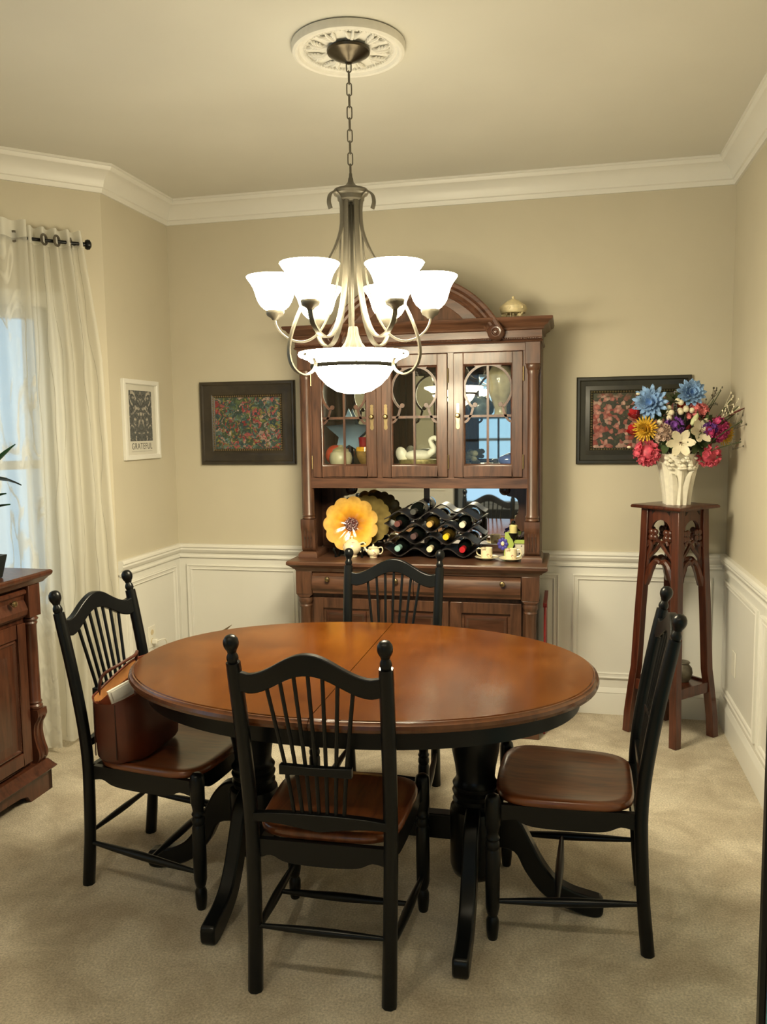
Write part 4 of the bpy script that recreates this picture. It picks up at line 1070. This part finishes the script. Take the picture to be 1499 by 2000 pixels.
for k in range(4):
    MB().box(-q, q, -q-.014, -q+.002, .222, .272, RZ(k*PI/2)).build('shelf_rail', st, ps, bevel=.002)
def carved(k):
    Mx = RZ(k*PI/2) @ T(0, -a1-.004, 0)
    hw = a1-.012
    arch = [(-hw,1.104),(-hw,1.005)]+[(.052*math.cos(PI-PI*i/12), 1.005+.048*math.sin(PI*i/12)) for i in range(13)]+[(hw,1.005),(hw,1.104)]
    o = MB().prism(arch, -.007, .007, Mx).build('arch_panel', st, ps)
    for s in (-1, 1):
        MB().prism([(s*.050,1.094),(s*.032,1.094),(s*.050,1.076)], -.0085, -.0065, Mx).build('notch', plain('notch_dark', (.008,.004,.003), .6), o)
        fl = MB()
        for e in range(4):
            an = PI/4+e*PI/2; fl.ball((s*.042+.016*math.cos(an), -.006, .980+.018*math.sin(an)), .0165, 9, 6, (1,.7,1), Mx)
        fl.ball((s*.040,-.011,.980), .006, 8, 5, (1,1,1), Mx)
        fl.build('carved_flower', st, o)
        h2 = hw+.006
        MB().tube(smooth_path([(s*(h2+.004),0,.84),(s*.06,0,.875),(s*.030,0,.905),(s*-.004,0,.945),(s*-.03,-.002,.952),(s*-.042,0,.935)],4), .0085, 7, Mx).build('carved_stem', st, o)
        MB().tube(smooth_path([(s*h2,0,.80),(s*.074,0,.87),(s*.058,0,.925),(s*.068,0,.945),(s*.078,-.002,.928),(s*.070,-.003,.918)],4), .0115, 7, Mx).build('carved_leaf', st, o)
        MB().tube(smooth_path([(s*(h2+.006),0,.74),(s*.066,0,.795),(s*.044,0,.838),(s*.02,0,.856),(s*.0,0,.845)],4), [.020]*4+[.018]*4+[.015]*4+[.012]*4+[.007], 8, Mx).build('lower_arch', st, o)
for k in range(4): carved(k)
t = thing('lidded_jar', 'small dark stoneware jar on the lower shelf of the plant stand', 'jar', (2.735, -.225, .2625))
MB().lathe([(0,0),(.028,0),(.040,.02),(.046,.045),(.042,.068),(.030,.082),(.028,.088),(.034,.092),(.030,.098),(0,.100)], 24).build('body', plain('stoneware', (.085,.07,.045), .4, var=.4, scale=25), t)
MB().tube([(.040*math.cos(2*PI*i/20),.040*math.sin(2*PI*i/20),.066) for i in range(20)], .0025, 6, closed=True).build('collar', plain('stoneware_band', (.05,.04,.03), .4), t)

VZ = PT
v_ = thing('lily_vase', 'white vase moulded with lily leaves on the plant stand', 'vase', (PX+.006, PY, VZ))
MB().lathe([(0,0),(.056,0),(.058,.006),(.063,.05),(.074,.12),(.086,.18),(.098,.225),(.104,.24),(.098,.238),(.08,.18),(.05,.02),(0,.015)], 36).build('body', M['whitecer'], v_)
lf = MB().rings([[(r-.004,-w,z),(r+.004,-w*.5,z),(r+.008,0,z),(r+.004,w*.5,z),(r-.004,w,z)] for r, w, z in ((.060,.010,.0),(.064,.018,.05),(.074,.022,.11),(.086,.018,.165),(.098,.010,.195),(.112,.002,.20))])
lfm = lf.mesh('relief_leaf', M['whitecer'])
for k, (an, sc) in enumerate(((-2.4,1),(-1.9,.75),(-1.45,1.1),(-1.0,.8),(-.5,1),(.2,1),(1,.9),(1.8,1),(2.6,.95))):
    link('relief_leaf', lfm, v_, (0,0,.0), (0,0,an), (1,1,sc))
rf = MB(); rnd = random.Random(9)
for k in range(34):
    an = -2.3+1.5*rnd.random(); z = .17+.085*rnd.random(); r = .072+.1*z+.012
    rf.ball((r*math.cos(an), r*math.sin(an), z), .010+.005*rnd.random(), 7, 5, (1,1,.7))
o = rf.build('relief_flowers', M['whitecer'], v_); o['kind'] = 'stuff'
stem_m = plain('stem_green', (.045,.06,.02), .5, var=.2)
NECK = Vector((PX+.006, PY, VZ+.19))
def flower(name, label, cat, pos, group='silk flowers in the white vase'):
    t = thing(name, label, cat, pos, 0, group)
    p = Vector(pos); b = NECK+Vector(((p.x-NECK.x)*.12, (p.y-NECK.y)*.12, 0))-p
    MB().tube(smooth_path([tuple(b), tuple(b*.45+Vector((0,0,.01))), (0,0,-.004)],5), .0026, 6).build('stem', stem_m, t)
    return t
def facing(v): return Vector(v).normalized().to_track_quat('Z', 'Y').to_matrix().to_4x4()
def petals(n, rings_, L, w, Mx, lift0, lift1, tip=.15):
    mb = MB(); rnd = random.Random(n)
    for j in range(rings_):
        f_ = j/max(1, rings_-1); l = L*(1-.35*f_); el = lift0+(lift1-lift0)*f_
        for k in range(n):
            Q = Mx @ RZ(2*PI*(k+.5*j)/n+.1*rnd.random()) @ RY(-el-.12*rnd.random())
            ww = w*(1-.3*f_)
            P = [[(x*l, -h*ww, .004*l/L-.0012), (x*l, 0, u-.0012), (x*l, h*ww, .004-.0012), (x*l, 0, u+.0012)] for x, h, u in ((.04,.35,0),(.35,.9,-.003),(.65,1,-.002),(.9,.6,.004),(1.0,tip,.008))]
            mb.rings(P, Q)
    return mb
blue = plain('silk_blue', (.22,.37,.62), .55, var=.4, scale=30); yell = plain('silk_yellow', (.68,.42,.04), .55, var=.3, scale=30)
pink = plain('silk_pink', (.62,.09,.14), .55, var=.35, scale=40); red = plain('silk_red', (.42,.015,.02), .5, var=.3, scale=30)
purp = plain('silk_purple', (.17,.05,.30), .55, var=.4, scale=40); mag = plain('silk_magenta', (.40,.03,.13), .55, var=.35, scale=40)
wht = plain('silk_white', (.70,.64,.47), .55, var=.08); burg = plain('silk_burgundy', (.14,.012,.015), .5, var=.3)
CAMV = Vector((-.12, -1, -.02))
for nm, pos, dv, R in (('large pale blue dahlia at the upper left of the bouquet', (2.559,-.27,1.598), (-.35,-1,.1), .088), ('pale blue dahlia at the very top of the bouquet', (2.737,-.25,1.639), (.1,-1,.25), .070)):
    t = flower('blue_dahlia', nm, 'flower', pos); Mx = facing(dv)
    petals(13, 4, R, .0125, Mx, .1, 1.05, .05).build('bloom', blue, t)
for nm, pos, dv in (('yellow spider chrysanthemum on the left of the bouquet', (2.535,-.31,1.477), (-.45,-1,.05)), ('yellow spider chrysanthemum on the right of the bouquet', (2.878,-.24,1.456), (.7,-.8,.05))):
    t = flower('yellow_chrysanthemum', nm, 'flower', pos); Mx = facing(dv)
    petals(22, 4, .064, .005, Mx, .1, 1.2).build('bloom', yell, t)
def cluster(label, pos, mat, R, n, name, seed):
    t = flower(name, label, 'flower', pos); rnd = random.Random(seed); mb = MB()
    for k in range(n):
        d = Vector((rnd.uniform(-1,1), rnd.uniform(-1.1,.4), rnd.uniform(-.8,1))).normalized()
        Q = T(*(d*R*.75)) @ facing(d)
        p5 = petals(5, 1, R*.42, R*.17, Q, .45, .45); mb.add(p5.v, p5.f)
    mb.ball((0,0,0), R*.66, 12, 8)
    mb.build('bloom', mat, t); return t
cluster('pink hydrangea cluster drooping at the lower left of the bouquet', (2.545,-.30,1.365), pink, .060, 26, 'pink_hydrangea', 1)
cluster('pink hydrangea cluster drooping below the right side of the bouquet', (2.815,-.29,1.352), pink, .054, 22, 'pink_hydrangea', 2)
cluster('pink blossom cluster in the upper right middle of the bouquet', (2.770,-.25,1.545), plain('silk_coral', (.66,.18,.18), .55, var=.3, scale=40), .050, 18, 'pink_blossom', 3)
cluster('magenta and violet blossom cluster right of the lilies', (2.842,-.29,1.470), mag, .060, 24, 'magenta_blossom', 4)
cluster('small violet blossom on the far side of the magenta cluster', (2.815,-.315,1.475), purp, .034, 11, 'violet_blossom', 14)
cluster('purple blossom in the centre of the bouquet', (2.660,-.29,1.485), purp, .046, 18, 'purple_blossom', 5)
cluster('small red and orange blossom high in the middle of the bouquet', (2.708,-.21,1.590), plain('silk_orange', (.45,.06,.02), .55, var=.3), .04, 13, 'red_blossom', 6)
cluster('small pink white filler blossom left of centre above the vase', (2.612,-.31,1.455), plain('silk_blush', (.50,.36,.28), .55, var=.4, scale=80), .045, 20, 'filler_blossom', 7)
for nm, pos in (('red tulip at the far left edge of the bouquet', (2.507,-.25,1.528)), ('red tulip below the yellow flower on the left', (2.500,-.27,1.451))):
    t = flower('red_tulip', nm, 'flower', pos)
    petals(5, 2, .058, .020, facing((-.5,-.5,.6)), .95, 1.25, .3).build('bloom', red, t)
for nm, pos, dv, R in (('open white lily hanging over the front rim of the vase', (2.684,-.345,1.415), (-.05,-1,-.15), .074), ('white lily to the right of the front lily', (2.768,-.32,1.462), (.35,-.9,.2), .068)):
    t = flower('white_lily', nm, 'flower', pos); Mx = facing(dv)
    petals(6, 1, R, .019, Mx, .35, .35, .06).build('bloom', wht, t)
    s_ = MB()
    for k in range(6):
        s_.tube([(0,0,0), tuple((Mx @ Vector((.010*math.cos(k), .010*math.sin(k), .03))))], .0012, 5)
    o = s_.build('stamen_tuft', plain('stamen_dark', (.12,.05,.02), .5), t); o['kind'] = 'stuff'
t = flower('lily_bud', 'pale green white lily bud above the right lily', 'flower', (2.748,-.31,1.516))
MB().lathe([(0,-.03),(.008,-.026),(.013,-.008),(.012,.012),(.006,.03),(0,.036)], 12, RY(.5)).build('bud', plain('bud_green', (.55,.58,.32), .5), t)
for nm, pos, dv, L in (('burgundy feather leaf reaching right out of the bouquet', (2.915,-.33,1.545), (.85,-.15,.45), .10), ('burgundy leaf on the right side of the bouquet', (2.835,-.25,1.52), (.9,-.2,.3), .10), ('dark red leaf between the two lilies', (2.725,-.30,1.48), (.1,-.6,.6), .045)):
    t = flower('burgundy_leaf', nm, 'leaf', pos)
    P = [[(-w*.9,0,z),(0,-w*.35,z),(w*.9,0,z),(0,w*.35,z)] for w, z in ((.002,-L*.5),(.012,-L*.2),(.015,.0),(.010,L*.3),(.001,L*.55))]
    MB().rings(P, facing(dv)).build('blade', burg, t)
for nm, pos in (('sprig of white berries left of centre in the bouquet', (2.624,-.285,1.53)), ('sprig of white berries under the top blue dahlia', (2.715,-.27,1.562)), ('sprig of white berries between the two blue dahlias', (2.664,-.26,1.585))):
    t = flower('berry_sprig', nm, 'berry sprig', pos); rnd = random.Random(nm)
    for k in range(4):
        d = Vector((rnd.uniform(-.022,.022), rnd.uniform(-.02,.0), rnd.uniform(-.018,.022)))
        MB().ball(d*1.4, .0135, 10, 7).build('berry', wht, t)
gl = plain('foliage_green', (.055,.085,.03), .5, var=.3)
for nm, pos, dv in (('dark green leaves behind the upper blue dahlia', (2.69,-.22,1.60), (-.1,-.3,1)), ('dark green leaves under the large blue dahlia', (2.60,-.24,1.54), (-.4,-.4,.6)), ('dark green leaves beside the right lily', (2.80,-.27,1.50), (.6,-.3,.6)), ('dark green leaves above the vase rim', (2.63,-.29,1.43), (-.3,-.9,.3)), ('dark green leaves at the right of the vase rim', (2.77,-.30,1.42), (.5,-.9,.1))):
    t = flower('leaf_spray', nm, 'foliage', pos)
    petals(8, 2, .085, .018, facing(dv), .2, .7).build('foliage', gl, t)
tips = [((2.925,-.36,1.578),), ((2.905,-.33,1.612),), ((2.870,-.22,1.650),), ((2.935,-.40,1.512),), ((2.928,-.42,1.420),), ((2.840,-.24,1.615),), ((2.900,-.30,1.560),)]
names = ['wispy seed head sprig just right of the burgundy feather', 'wispy seed head sprig above the burgundy feather', 'tallest wispy seed head sprig right of the top dahlia', 'wispy sprig reaching farthest right toward the wall', 'drooping wispy sprig low on the right', 'short wispy sprig beside the pink blossom', 'wispy sprig in the middle of the right hand tuft']
dk = plain('seed_dark', (.06,.05,.03), .6)
for (pos,), nm in zip(tips, names):
    t = flower('grass_sprig', nm, 'sprig', pos); rnd = random.Random(nm); mb = MB()
    for k in range(7):
        d = Vector((rnd.uniform(-.045,.012), rnd.uniform(-.03,.03), rnd.uniform(-.035,.03)))
        mb.tube([(-.035,0,-.04), tuple(d)], .0007, 4); mb.ball(d, .0034, 5, 4, (1,1,1.6))
    o = mb.build('seed_heads', dk if len(nm) % 2 else wht, t); o['kind'] = 'stuff'
for pos, nm in (((2.462,-.31,1.394), 'thin white bud sprig poking out at the far left'), ((2.500,-.28,1.640), 'thin curled sprig above the large blue dahlia')):
    t = flower('bud_sprig', nm, 'sprig', pos)
    MB().ball((0,0,0), .006, 8, 5, (1.6,1,1)).build('bud', wht, t)
# ---------------------------------------------------------------- curtains on the bay window
def bay(s, off, z):      # s runs from the room corner along the bay wall, off = distance into the room
    return tuple(MB1 @ Vector((LB-s, -off, z)))
def lerp_tab(tab, z):
    for (z0, v0), (z1, v1) in zip(tab, tab[1:]):
        if z >= z1: return v0+(v1-v0)*(z0-z)/(z0-z1)
    return tab[-1][1]
def curtain(name, label, rtab, ltab, folds, off0, amp, mat, ztop, zbot, phase, lines=0, grom=()):
    t = thing(name, label, 'curtain', (0,0,0))
    NU, NZ = folds*12, 36
    def pt(u, z):
        r, l = lerp_tab(rtab, z), lerp_tab(ltab, z); k = (ztop-z)/(ztop-zbot)
        uu = u+.018*math.sin(6*u+5*k)*k
        s = r+(l-r)*uu
        o = off0+amp*math.sin(2*PI*folds*u+phase+.5*k*math.sin(3*u*5))*(1-.15*k)+.02*k+.012*k*math.sin(9*u+2)
        return bay(s, o, z-.012*math.sin(2*PI*folds*u*.5)*k*(.5))
    def sheet(z0, z1, n, push=0.0):
        v, f = [], []
        for j in range(n+1):
            z = z0+(z1-z0)*j/n
            for i in range(NU+1): v.append(pt(i/NU, z))
        for j in range(n):
            for i in range(NU): a = j*(NU+1)+i; f.append((a, a+1, a+NU+2, a+NU+1))
        return MB().add(v, f)
    zb = ztop-.075
    sheet(ztop, zb, 3).build('heading', M['fabric_band'], t, angle=180)
    sheet(zb, zbot, NZ).build('drape', mat, t, angle=180)
    for q in range(lines):
        u0 = (q+.6)/lines; ph = q*1.7
        P = [pt(min(.99, max(.01, u0+.018*math.sin(7*z+ph)+.01*math.sin(17*z+ph*2))), z) for z in [zb-(zb-zbot-.02)*k/70 for k in range(71)]]
        MB().tube(P, .0012, 4).build('stitched_line', plain('thread_grey', (.34,.33,.28), .8), t)
    for u in grom:
        p = Vector(pt(u, 2.362)); d = (Vector(pt(u+.01, 2.362))-Vector(pt(u-.01, 2.362))).normalized(); n_ = Vector((-d.y, d.x, 0))
        q = n_.to_track_quat('Z', 'Y').to_matrix().to_4x4()
        MB().lathe([(.017,-.003),(.026,-.003),(.027,0),(.026,.003),(.017,.003),(.017,-.003)], 20, T(*p) @ q).build('grommet', plain('pewter_ring', (.20,.18,.15), .35, .8), t)
    return t
curtain('sheer_curtain', 'plain white sheer curtain with fine wavy lines beside the GRATEFUL poster', [(2.42,.118),(2.0,.065),(1.84,.048),(.9,.030),(.03,.018)], [(2.42,.385),(1.2,.41),(.03,.43)], 5, .075, .028, M['sheer'], 2.418, .03, .6, lines=7, grom=(.18,.42,.62))
curtain('sheer_curtain', 'sheer white curtain woven with branch pattern at the left edge', [(2.42,.362),(1.5,.352),(.03,.345)], [(2.42,.93),(.03,.98)], 6, .125, .024, M['sheer2'], 2.430, .03, 1.4, grom=(.08,.3))
rod = thing('curtain_rod', 'black curtain rod with round end cap above the bay window', 'curtain rod', bay(.1, .085, 2.362))
o0 = Vector(bay(.1, .085, 2.362))
MB().tube([tuple(Vector(bay(s, .085, 2.362))-o0) for s in (.098,.96)], .008, 10).build('pole', M['black'], rod)
dr = (Vector(bay(.1,.085,2.362))-Vector(bay(.2,.085,2.362))).normalized().to_track_quat('Z','Y').to_matrix().to_4x4()
MB().lathe([(0,-.01),(.010,-.01),(.010,0),(.020,.002),(.024,.010),(.022,.020),(.012,.027),(0,.028)], 20, dr).build('finial', M['black'], rod)
MB().tube([tuple(Vector(bay(.14,.085,2.362))-o0), tuple(Vector(bay(.14,.0,2.362))-o0)], .006, 8).build('bracket', M['black'], rod)
MB().tube([tuple(Vector(bay(.9,.085,2.362))-o0), tuple(Vector(bay(.9,.0,2.362))-o0)], .006, 8).build('bracket', M['black'], rod)

# ---------------------------------------------------------------- sideboard at the left edge
sb = M['sideboard']
SBY, SBX = -1.365, .062
S = thing('sideboard', 'dark mahogany sideboard with columns at the left edge', 'sideboard', (0, 0, 0))
def yb3(a, e, z, L=1.25): return [(SBX-.42,SBY+e,z),(SBX+a,SBY+e,z),(SBX+a,SBY-L-e,z),(SBX-.42,SBY-L-e,z)]
MB().rings([yb3(a,e,z) for a, e, z in ((.012,.008,.888),(.018,.012,.895),(.030,.022,.908),(.038,.030,.914),(.042,.034,.922),(.042,.034,.930),(.036,.028,.936))]).build('top', sb, S, angle=25)
MB().rings([yb3(-.03,-.02,.10),yb3(-.03,-.02,.888)]).build('body', sb, S)
base = [(.02,.012,.0),(.02,.012,.095),(.026,.018,.102),(.018,.010,.112),(.006,-.002,.13),(.0,-.008,.138)]
MB().rings([yb3(a,e,z) for a, e, z in base[1:]]).build('plinth_moulding', sb, S, angle=25)
ft = [(0,0),(.14,0),(.16,.03),(.20,.042),(.28,.045),(.97,.045),(1.05,.042),(1.09,.03),(1.11,0),(1.25,0),(1.25,.095),(0,.095)]
MB().prism(ft, -.02, .0, T(SBX, SBY+.012, 0) @ RZ(-PI/2)).build('plinth_front', sb, S)
MB().rings([[(SBX-.42,SBY+.012,z),(SBX+.0,SBY+.012,z),(SBX+.0,SBY-.01,z),(SBX-.42,SBY-.01,z)] for z in (0,.095)]).build('plinth_end', sb, S)
for yy in (SBY-.042, SBY-1.208):
    MB().box(SBX-.03, SBX+.006, yy-.036, yy+.036, .752, .886).build('corner_block', sb, S, bevel=.003)
    MB().lathe([(.020,.365),(.030,.368),(.032,.378),(.026,.386),(.030,.394),(.0255,.402),(.024,.715),(.029,.725),(.026,.732),(.033,.742),(.026,.752)], 20, T(SBX-.022, yy, 0)).build('column', sb, S)
    cb = sp2([(.010,.365),(.012,.34),(.006,.325),(-.008,.30),(-.012,.26),(-.004,.215),(.006,.185),(.006,.16),(-.008,.138)],4)
    c = MB().rings([[(SBX+x,yy-.030,z) for x,z in cb]+[(SBX-.05,yy-.030,.138),(SBX-.05,yy-.030,.365)],[(SBX+x,yy+.030,z) for x,z in cb]+[(SBX-.05,yy+.030,.138),(SBX-.05,yy+.030,.365)]]).build('corbel', sb, S, angle=30)
    for q in (-.014, .014): MB().tube([(SBX+x+.001,yy+q,z) for x, z in cb[6:-4]], .006, 6).build('flute', sb, c)
for k in range(2):
    y1 = SBY-.085-k*.545; y0 = y1-.535
    pr = [(-.04,.872),(-.008,.872),(.0,.866),(.0,.856),(-.012,.846),(-.014,.83),(-.004,.81),(.004,.79),(.0,.77),(-.012,.758),(-.04,.756)]
    d = MB().rings([[(SBX+x,y1,z) for x,z in pr],[(SBX+x,y0,z) for x,z in pr]]).build('drawer', sb, S, angle=25)
    for q in (.095, .44): link('knob', knobm, d, (SBX-.004, y1-q, .832), (0,PI/2,0))
    z0, z1, w = .155, .735, .055
    dd = MB().box(SBX-.028,SBX-.012,y1-w,y1,z0,z1).box(SBX-.028,SBX-.012,y0,y0+w,z0,z1).box(SBX-.028,SBX-.012,y0+w,y1-w,z1-w,z1).box(SBX-.028,SBX-.012,y0+w,y1-w,z0,z0+w).build('door', sb, S, bevel=.003)
    lo = [[(SBX+x,y0+w+a,z0+w+a),(SBX+x,y1-w-a,z0+w+a),(SBX+x,y1-w-a,z1-w-a),(SBX+x,y0+w+a,z1-w-a)] for a, x in ((0,-.026),(.006,-.016),(.012,-.014),(.018,-.022),(.05,-.022),(.06,-.018))]
    MB().rings(lo, cap0=False).build('door_panel', sb, dd)
    be = MB()
    for i in range(75): be.ball((SBX-.014, y1-w-.010, z0+w+.012+i*(z1-z0-2*w-.024)/74), .0032, 5, 3)
    o = be.build('bead_edge', sb, dd); o['kind'] = 'stuff'
pt_ = thing('potted_plant', 'green leafy plant in a black pot on the sideboard', 'plant', (-.03, -1.60, .9365))
MB().rings([[(-a,-a,z),(a,-a,z),(a,a,z),(-a,a,z)] for a, z in ((.058,0),(.060,.004),(.074,.085),(.074,.09),(.066,.09),(.062,.07))]).build('pot', plain('black_pot', (.012,.016,.016), .3), pt_, bevel=.002)
dg = plain('dark_leaf', (.012,.05,.022), .3, var=.3, scale=20)
def blade(b, tip, w, droop):
    b, tip = Vector(b), Vector(tip); d = tip-b; side = d.cross(Vector((0,.35,1))).normalized(); up_ = side.cross(d).normalized()
    lo = []
    for k, h_ in ((0,.08),(.15,.55),(.35,.95),(.55,1),(.75,.75),(.9,.38),(1,.03)):
        c = b+d*k+Vector((0,0,droop*4*k*(1-k)))
        lo.append([tuple(c-side*w*h_), tuple(c+up_*(-.004-.15*w*h_)), tuple(c+side*w*h_), tuple(c+up_*(.0012-.15*w*h_))])
    return MB().rings(lo)
L0 = Vector((-.03,-1.60,.9365))
for b, tip, w, dp in (((-.02,-1.58,1.33),(.127,-1.55,1.456),.014,.004),((-.035,-1.60,1.30),(.140,-1.545,1.300),.034,.028),((-.03,-1.60,1.20),(.09,-1.55,1.226),.016,.004),((-.04,-1.6,1.22),(.075,-1.55,1.268),.022,.008),((-.05,-1.62,1.25),(-.18,-1.70,1.36),.032,.03),((-.05,-1.6,1.32),(-.12,-1.52,1.47),.03,.02),((-.05,-1.63,1.15),(-.20,-1.58,1.18),.03,.02),((-.03,-1.64,1.2),(.03,-1.80,1.28),.03,.02),((-.03,-1.63,1.3),(.0,-1.76,1.42),.028,.02)):
    blade(Vector(b)-L0, Vector(tip)-L0, w, dp).build('leaf', dg, pt_, angle=60)
    MB().tube(smooth_path([(0,0,.07), tuple((Vector(b)-L0)*.6+Vector((0,0,.02))), tuple(Vector(b)-L0)],4), .004, 6).build('stem', dg, pt_)

# ---------------------------------------------------------------- handbag on the left chair
lea = plain('cognac_leather', (.085,.018,.007), .38, var=.35, scale=7); lin = plain('tan_lining', (.36,.15,.045), .6, var=.15)
B = thing('handbag', 'brown leather tote bag slumped on the left dining chair', 'handbag', (.777, -1.868, .4385), math.radians(-5))
def bagloop(hx, hy, z, sag=0, sx=0, e=3.2, n=44):
    L = []
    for k in range(n):
        a = 2*PI*k/n; c, q = math.cos(a), math.sin(a)
        x = hx*math.copysign(abs(c)**(2/e), c); y = hy*math.copysign(abs(q)**(2/e), q)
        L.append((x+sx, y, z+sag*(y/hy)+.004*math.sin(5*a)))
    return L
MB().rings([bagloop(.078,.150,.002),bagloop(.085,.162,.015),bagloop(.088,.166,.08),bagloop(.086,.168,.15,.01),bagloop(.082,.170,.21,.022,-.004),bagloop(.078,.172,.242,.038,-.010),bagloop(.074,.168,.240,.038,-.010),bagloop(.076,.160,.16,.01),bagloop(.08,.15,.05)], cap1=True).build('body', lea, B, angle=50)
MB().rings([bagloop(.0725,.166,.236,.036,-.010),bagloop(.0715,.165,.20,.025,-.008)], cap0=False, cap1=False).build('lining', lin, B, angle=50)
for sx in (-1, 1):
    P = smooth_path([(sx*.072-.01,-.095,.20),(sx*.062-.01,-.085,.262),(sx*.035-.008,-.03,.288),(sx*.035-.006,.05,.296),(sx*.060-.008,.105,.292),(sx*.074-.01,.11,.232)],5)
    MB().tube(P, .0055, 7).build('strap', plain('dark_strap', (.06,.016,.008), .4), B)
MB().tube([(.03,-.1655,z) for z in (.02,.08,.15,.2)], .0022, 5).build('seam', plain('dark_seam', (.03,.008,.004), .5), B)
MB().tube([(-.06,-.1515,z) for z in (.02,.08,.15,.195)], .002, 5).build('seam', plain('dark_seam_2', (.03,.008,.004), .5), B)
t = thing('paper_slip', 'white folded paper sticking out of the brown tote bag', 'paper', (.765, -1.895, .655), math.radians(-36))
MB().box(-.004, .005, -.075, .075, -.03, .020, RX(.30)).build('sheet', plain('white_paper', (.72,.70,.62), .7, var=.03), t)
MB().box(.0055, .0065, -.065, .065, -.02, .014, RX(.30)).build('fold', plain('white_paper_2', (.66,.64,.57), .7, var=.03), t)

# ---------------------------------------------------------------- odds and ends
t = thing('cardboard_box', 'plain tan cardboard box on the floor left of the hutch', 'box', (.50, -.36, 0))
cb_ = plain('cardboard', (.30,.23,.14), .8, var=.08)
MB().box(-.13,.13,-.10,.10,0,.40).build('carton', cb_, t, bevel=.002)
MB().add([(-.13,-.10,.40),(-.13,.10,.40),(-.075,.10,.452),(-.075,-.10,.452),(-.13,-.10,.403),(-.13,.10,.403),(-.075,.10,.455),(-.075,-.10,.455)], [(0,1,2,3),(7,6,5,4),(0,4,5,1),(1,5,6,2),(2,6,7,3),(3,7,4,0)]).build('flap', cb_, t)
t = thing('red_tray', 'thin red tray standing between the hutch and the wall panel', 'tray', (2.083, -.20, 0))
rd = plain('red_lacquer', (.20,.012,.012), .4, var=.1)
MB().box(-.005,.005,-.16,.16,0,.64).build('board', rd, t, bevel=.003)
MB().rings([[(x,-.16,z) for x, z in ((-.009,.63),(.009,.63),(.009,.65),(-.009,.65))],[(x,.16,z) for x, z in ((-.009,.63),(.009,.63),(.009,.65),(-.009,.65))]]).build('rim', rd, t)
bm2, nt, out = new_mat('blue_flower_print'); b = bsdf(nt, out, (0,0,0), .35)
tc = nt.nodes.new('ShaderNodeTexCoord'); n1 = nt.nodes.new('ShaderNodeTexNoise'); n1.inputs['Scale'].default_value = 11; n1.inputs['Detail'].default_value = 4; n1.inputs['Distortion'].default_value = 1.0
nt.links.new(tc.outputs['Object'], n1.inputs['Vector'])
r = ramp(nt, n1.outputs['Fac'], [(.33, (.004,.005,.008)), (.36, (.02,.12,.30)), (.43, (.10,.42,.55)), (.54, (.22,.55,.62)), (.64, (.02,.14,.36)), (.7, (.15,.5,.6))])
nt.links.new(r.outputs[0], b.inputs['Base Color'])
t = thing('floor_picture', 'black framed blue flower picture standing on the floor at the right edge', 'picture', (2.573, -2.6, 0))
f_ = MB().box(0,.012,-.012,.012,0,1.2).box(.35,.362,-.012,.012,0,1.2).box(.012,.35,-.012,.012,1.188,1.2).box(.012,.35,-.012,.012,0,.012)
f_.build('frame', M['black'], t, bevel=.002)
MB().box(.012,.35,-.006,.006,.012,1.188).build('print', bm2, t, smooth=False)
for x in (.02, .33): MB().box(x,x+.02,.012,.16,0,.015).build('foot', M['black'], t)
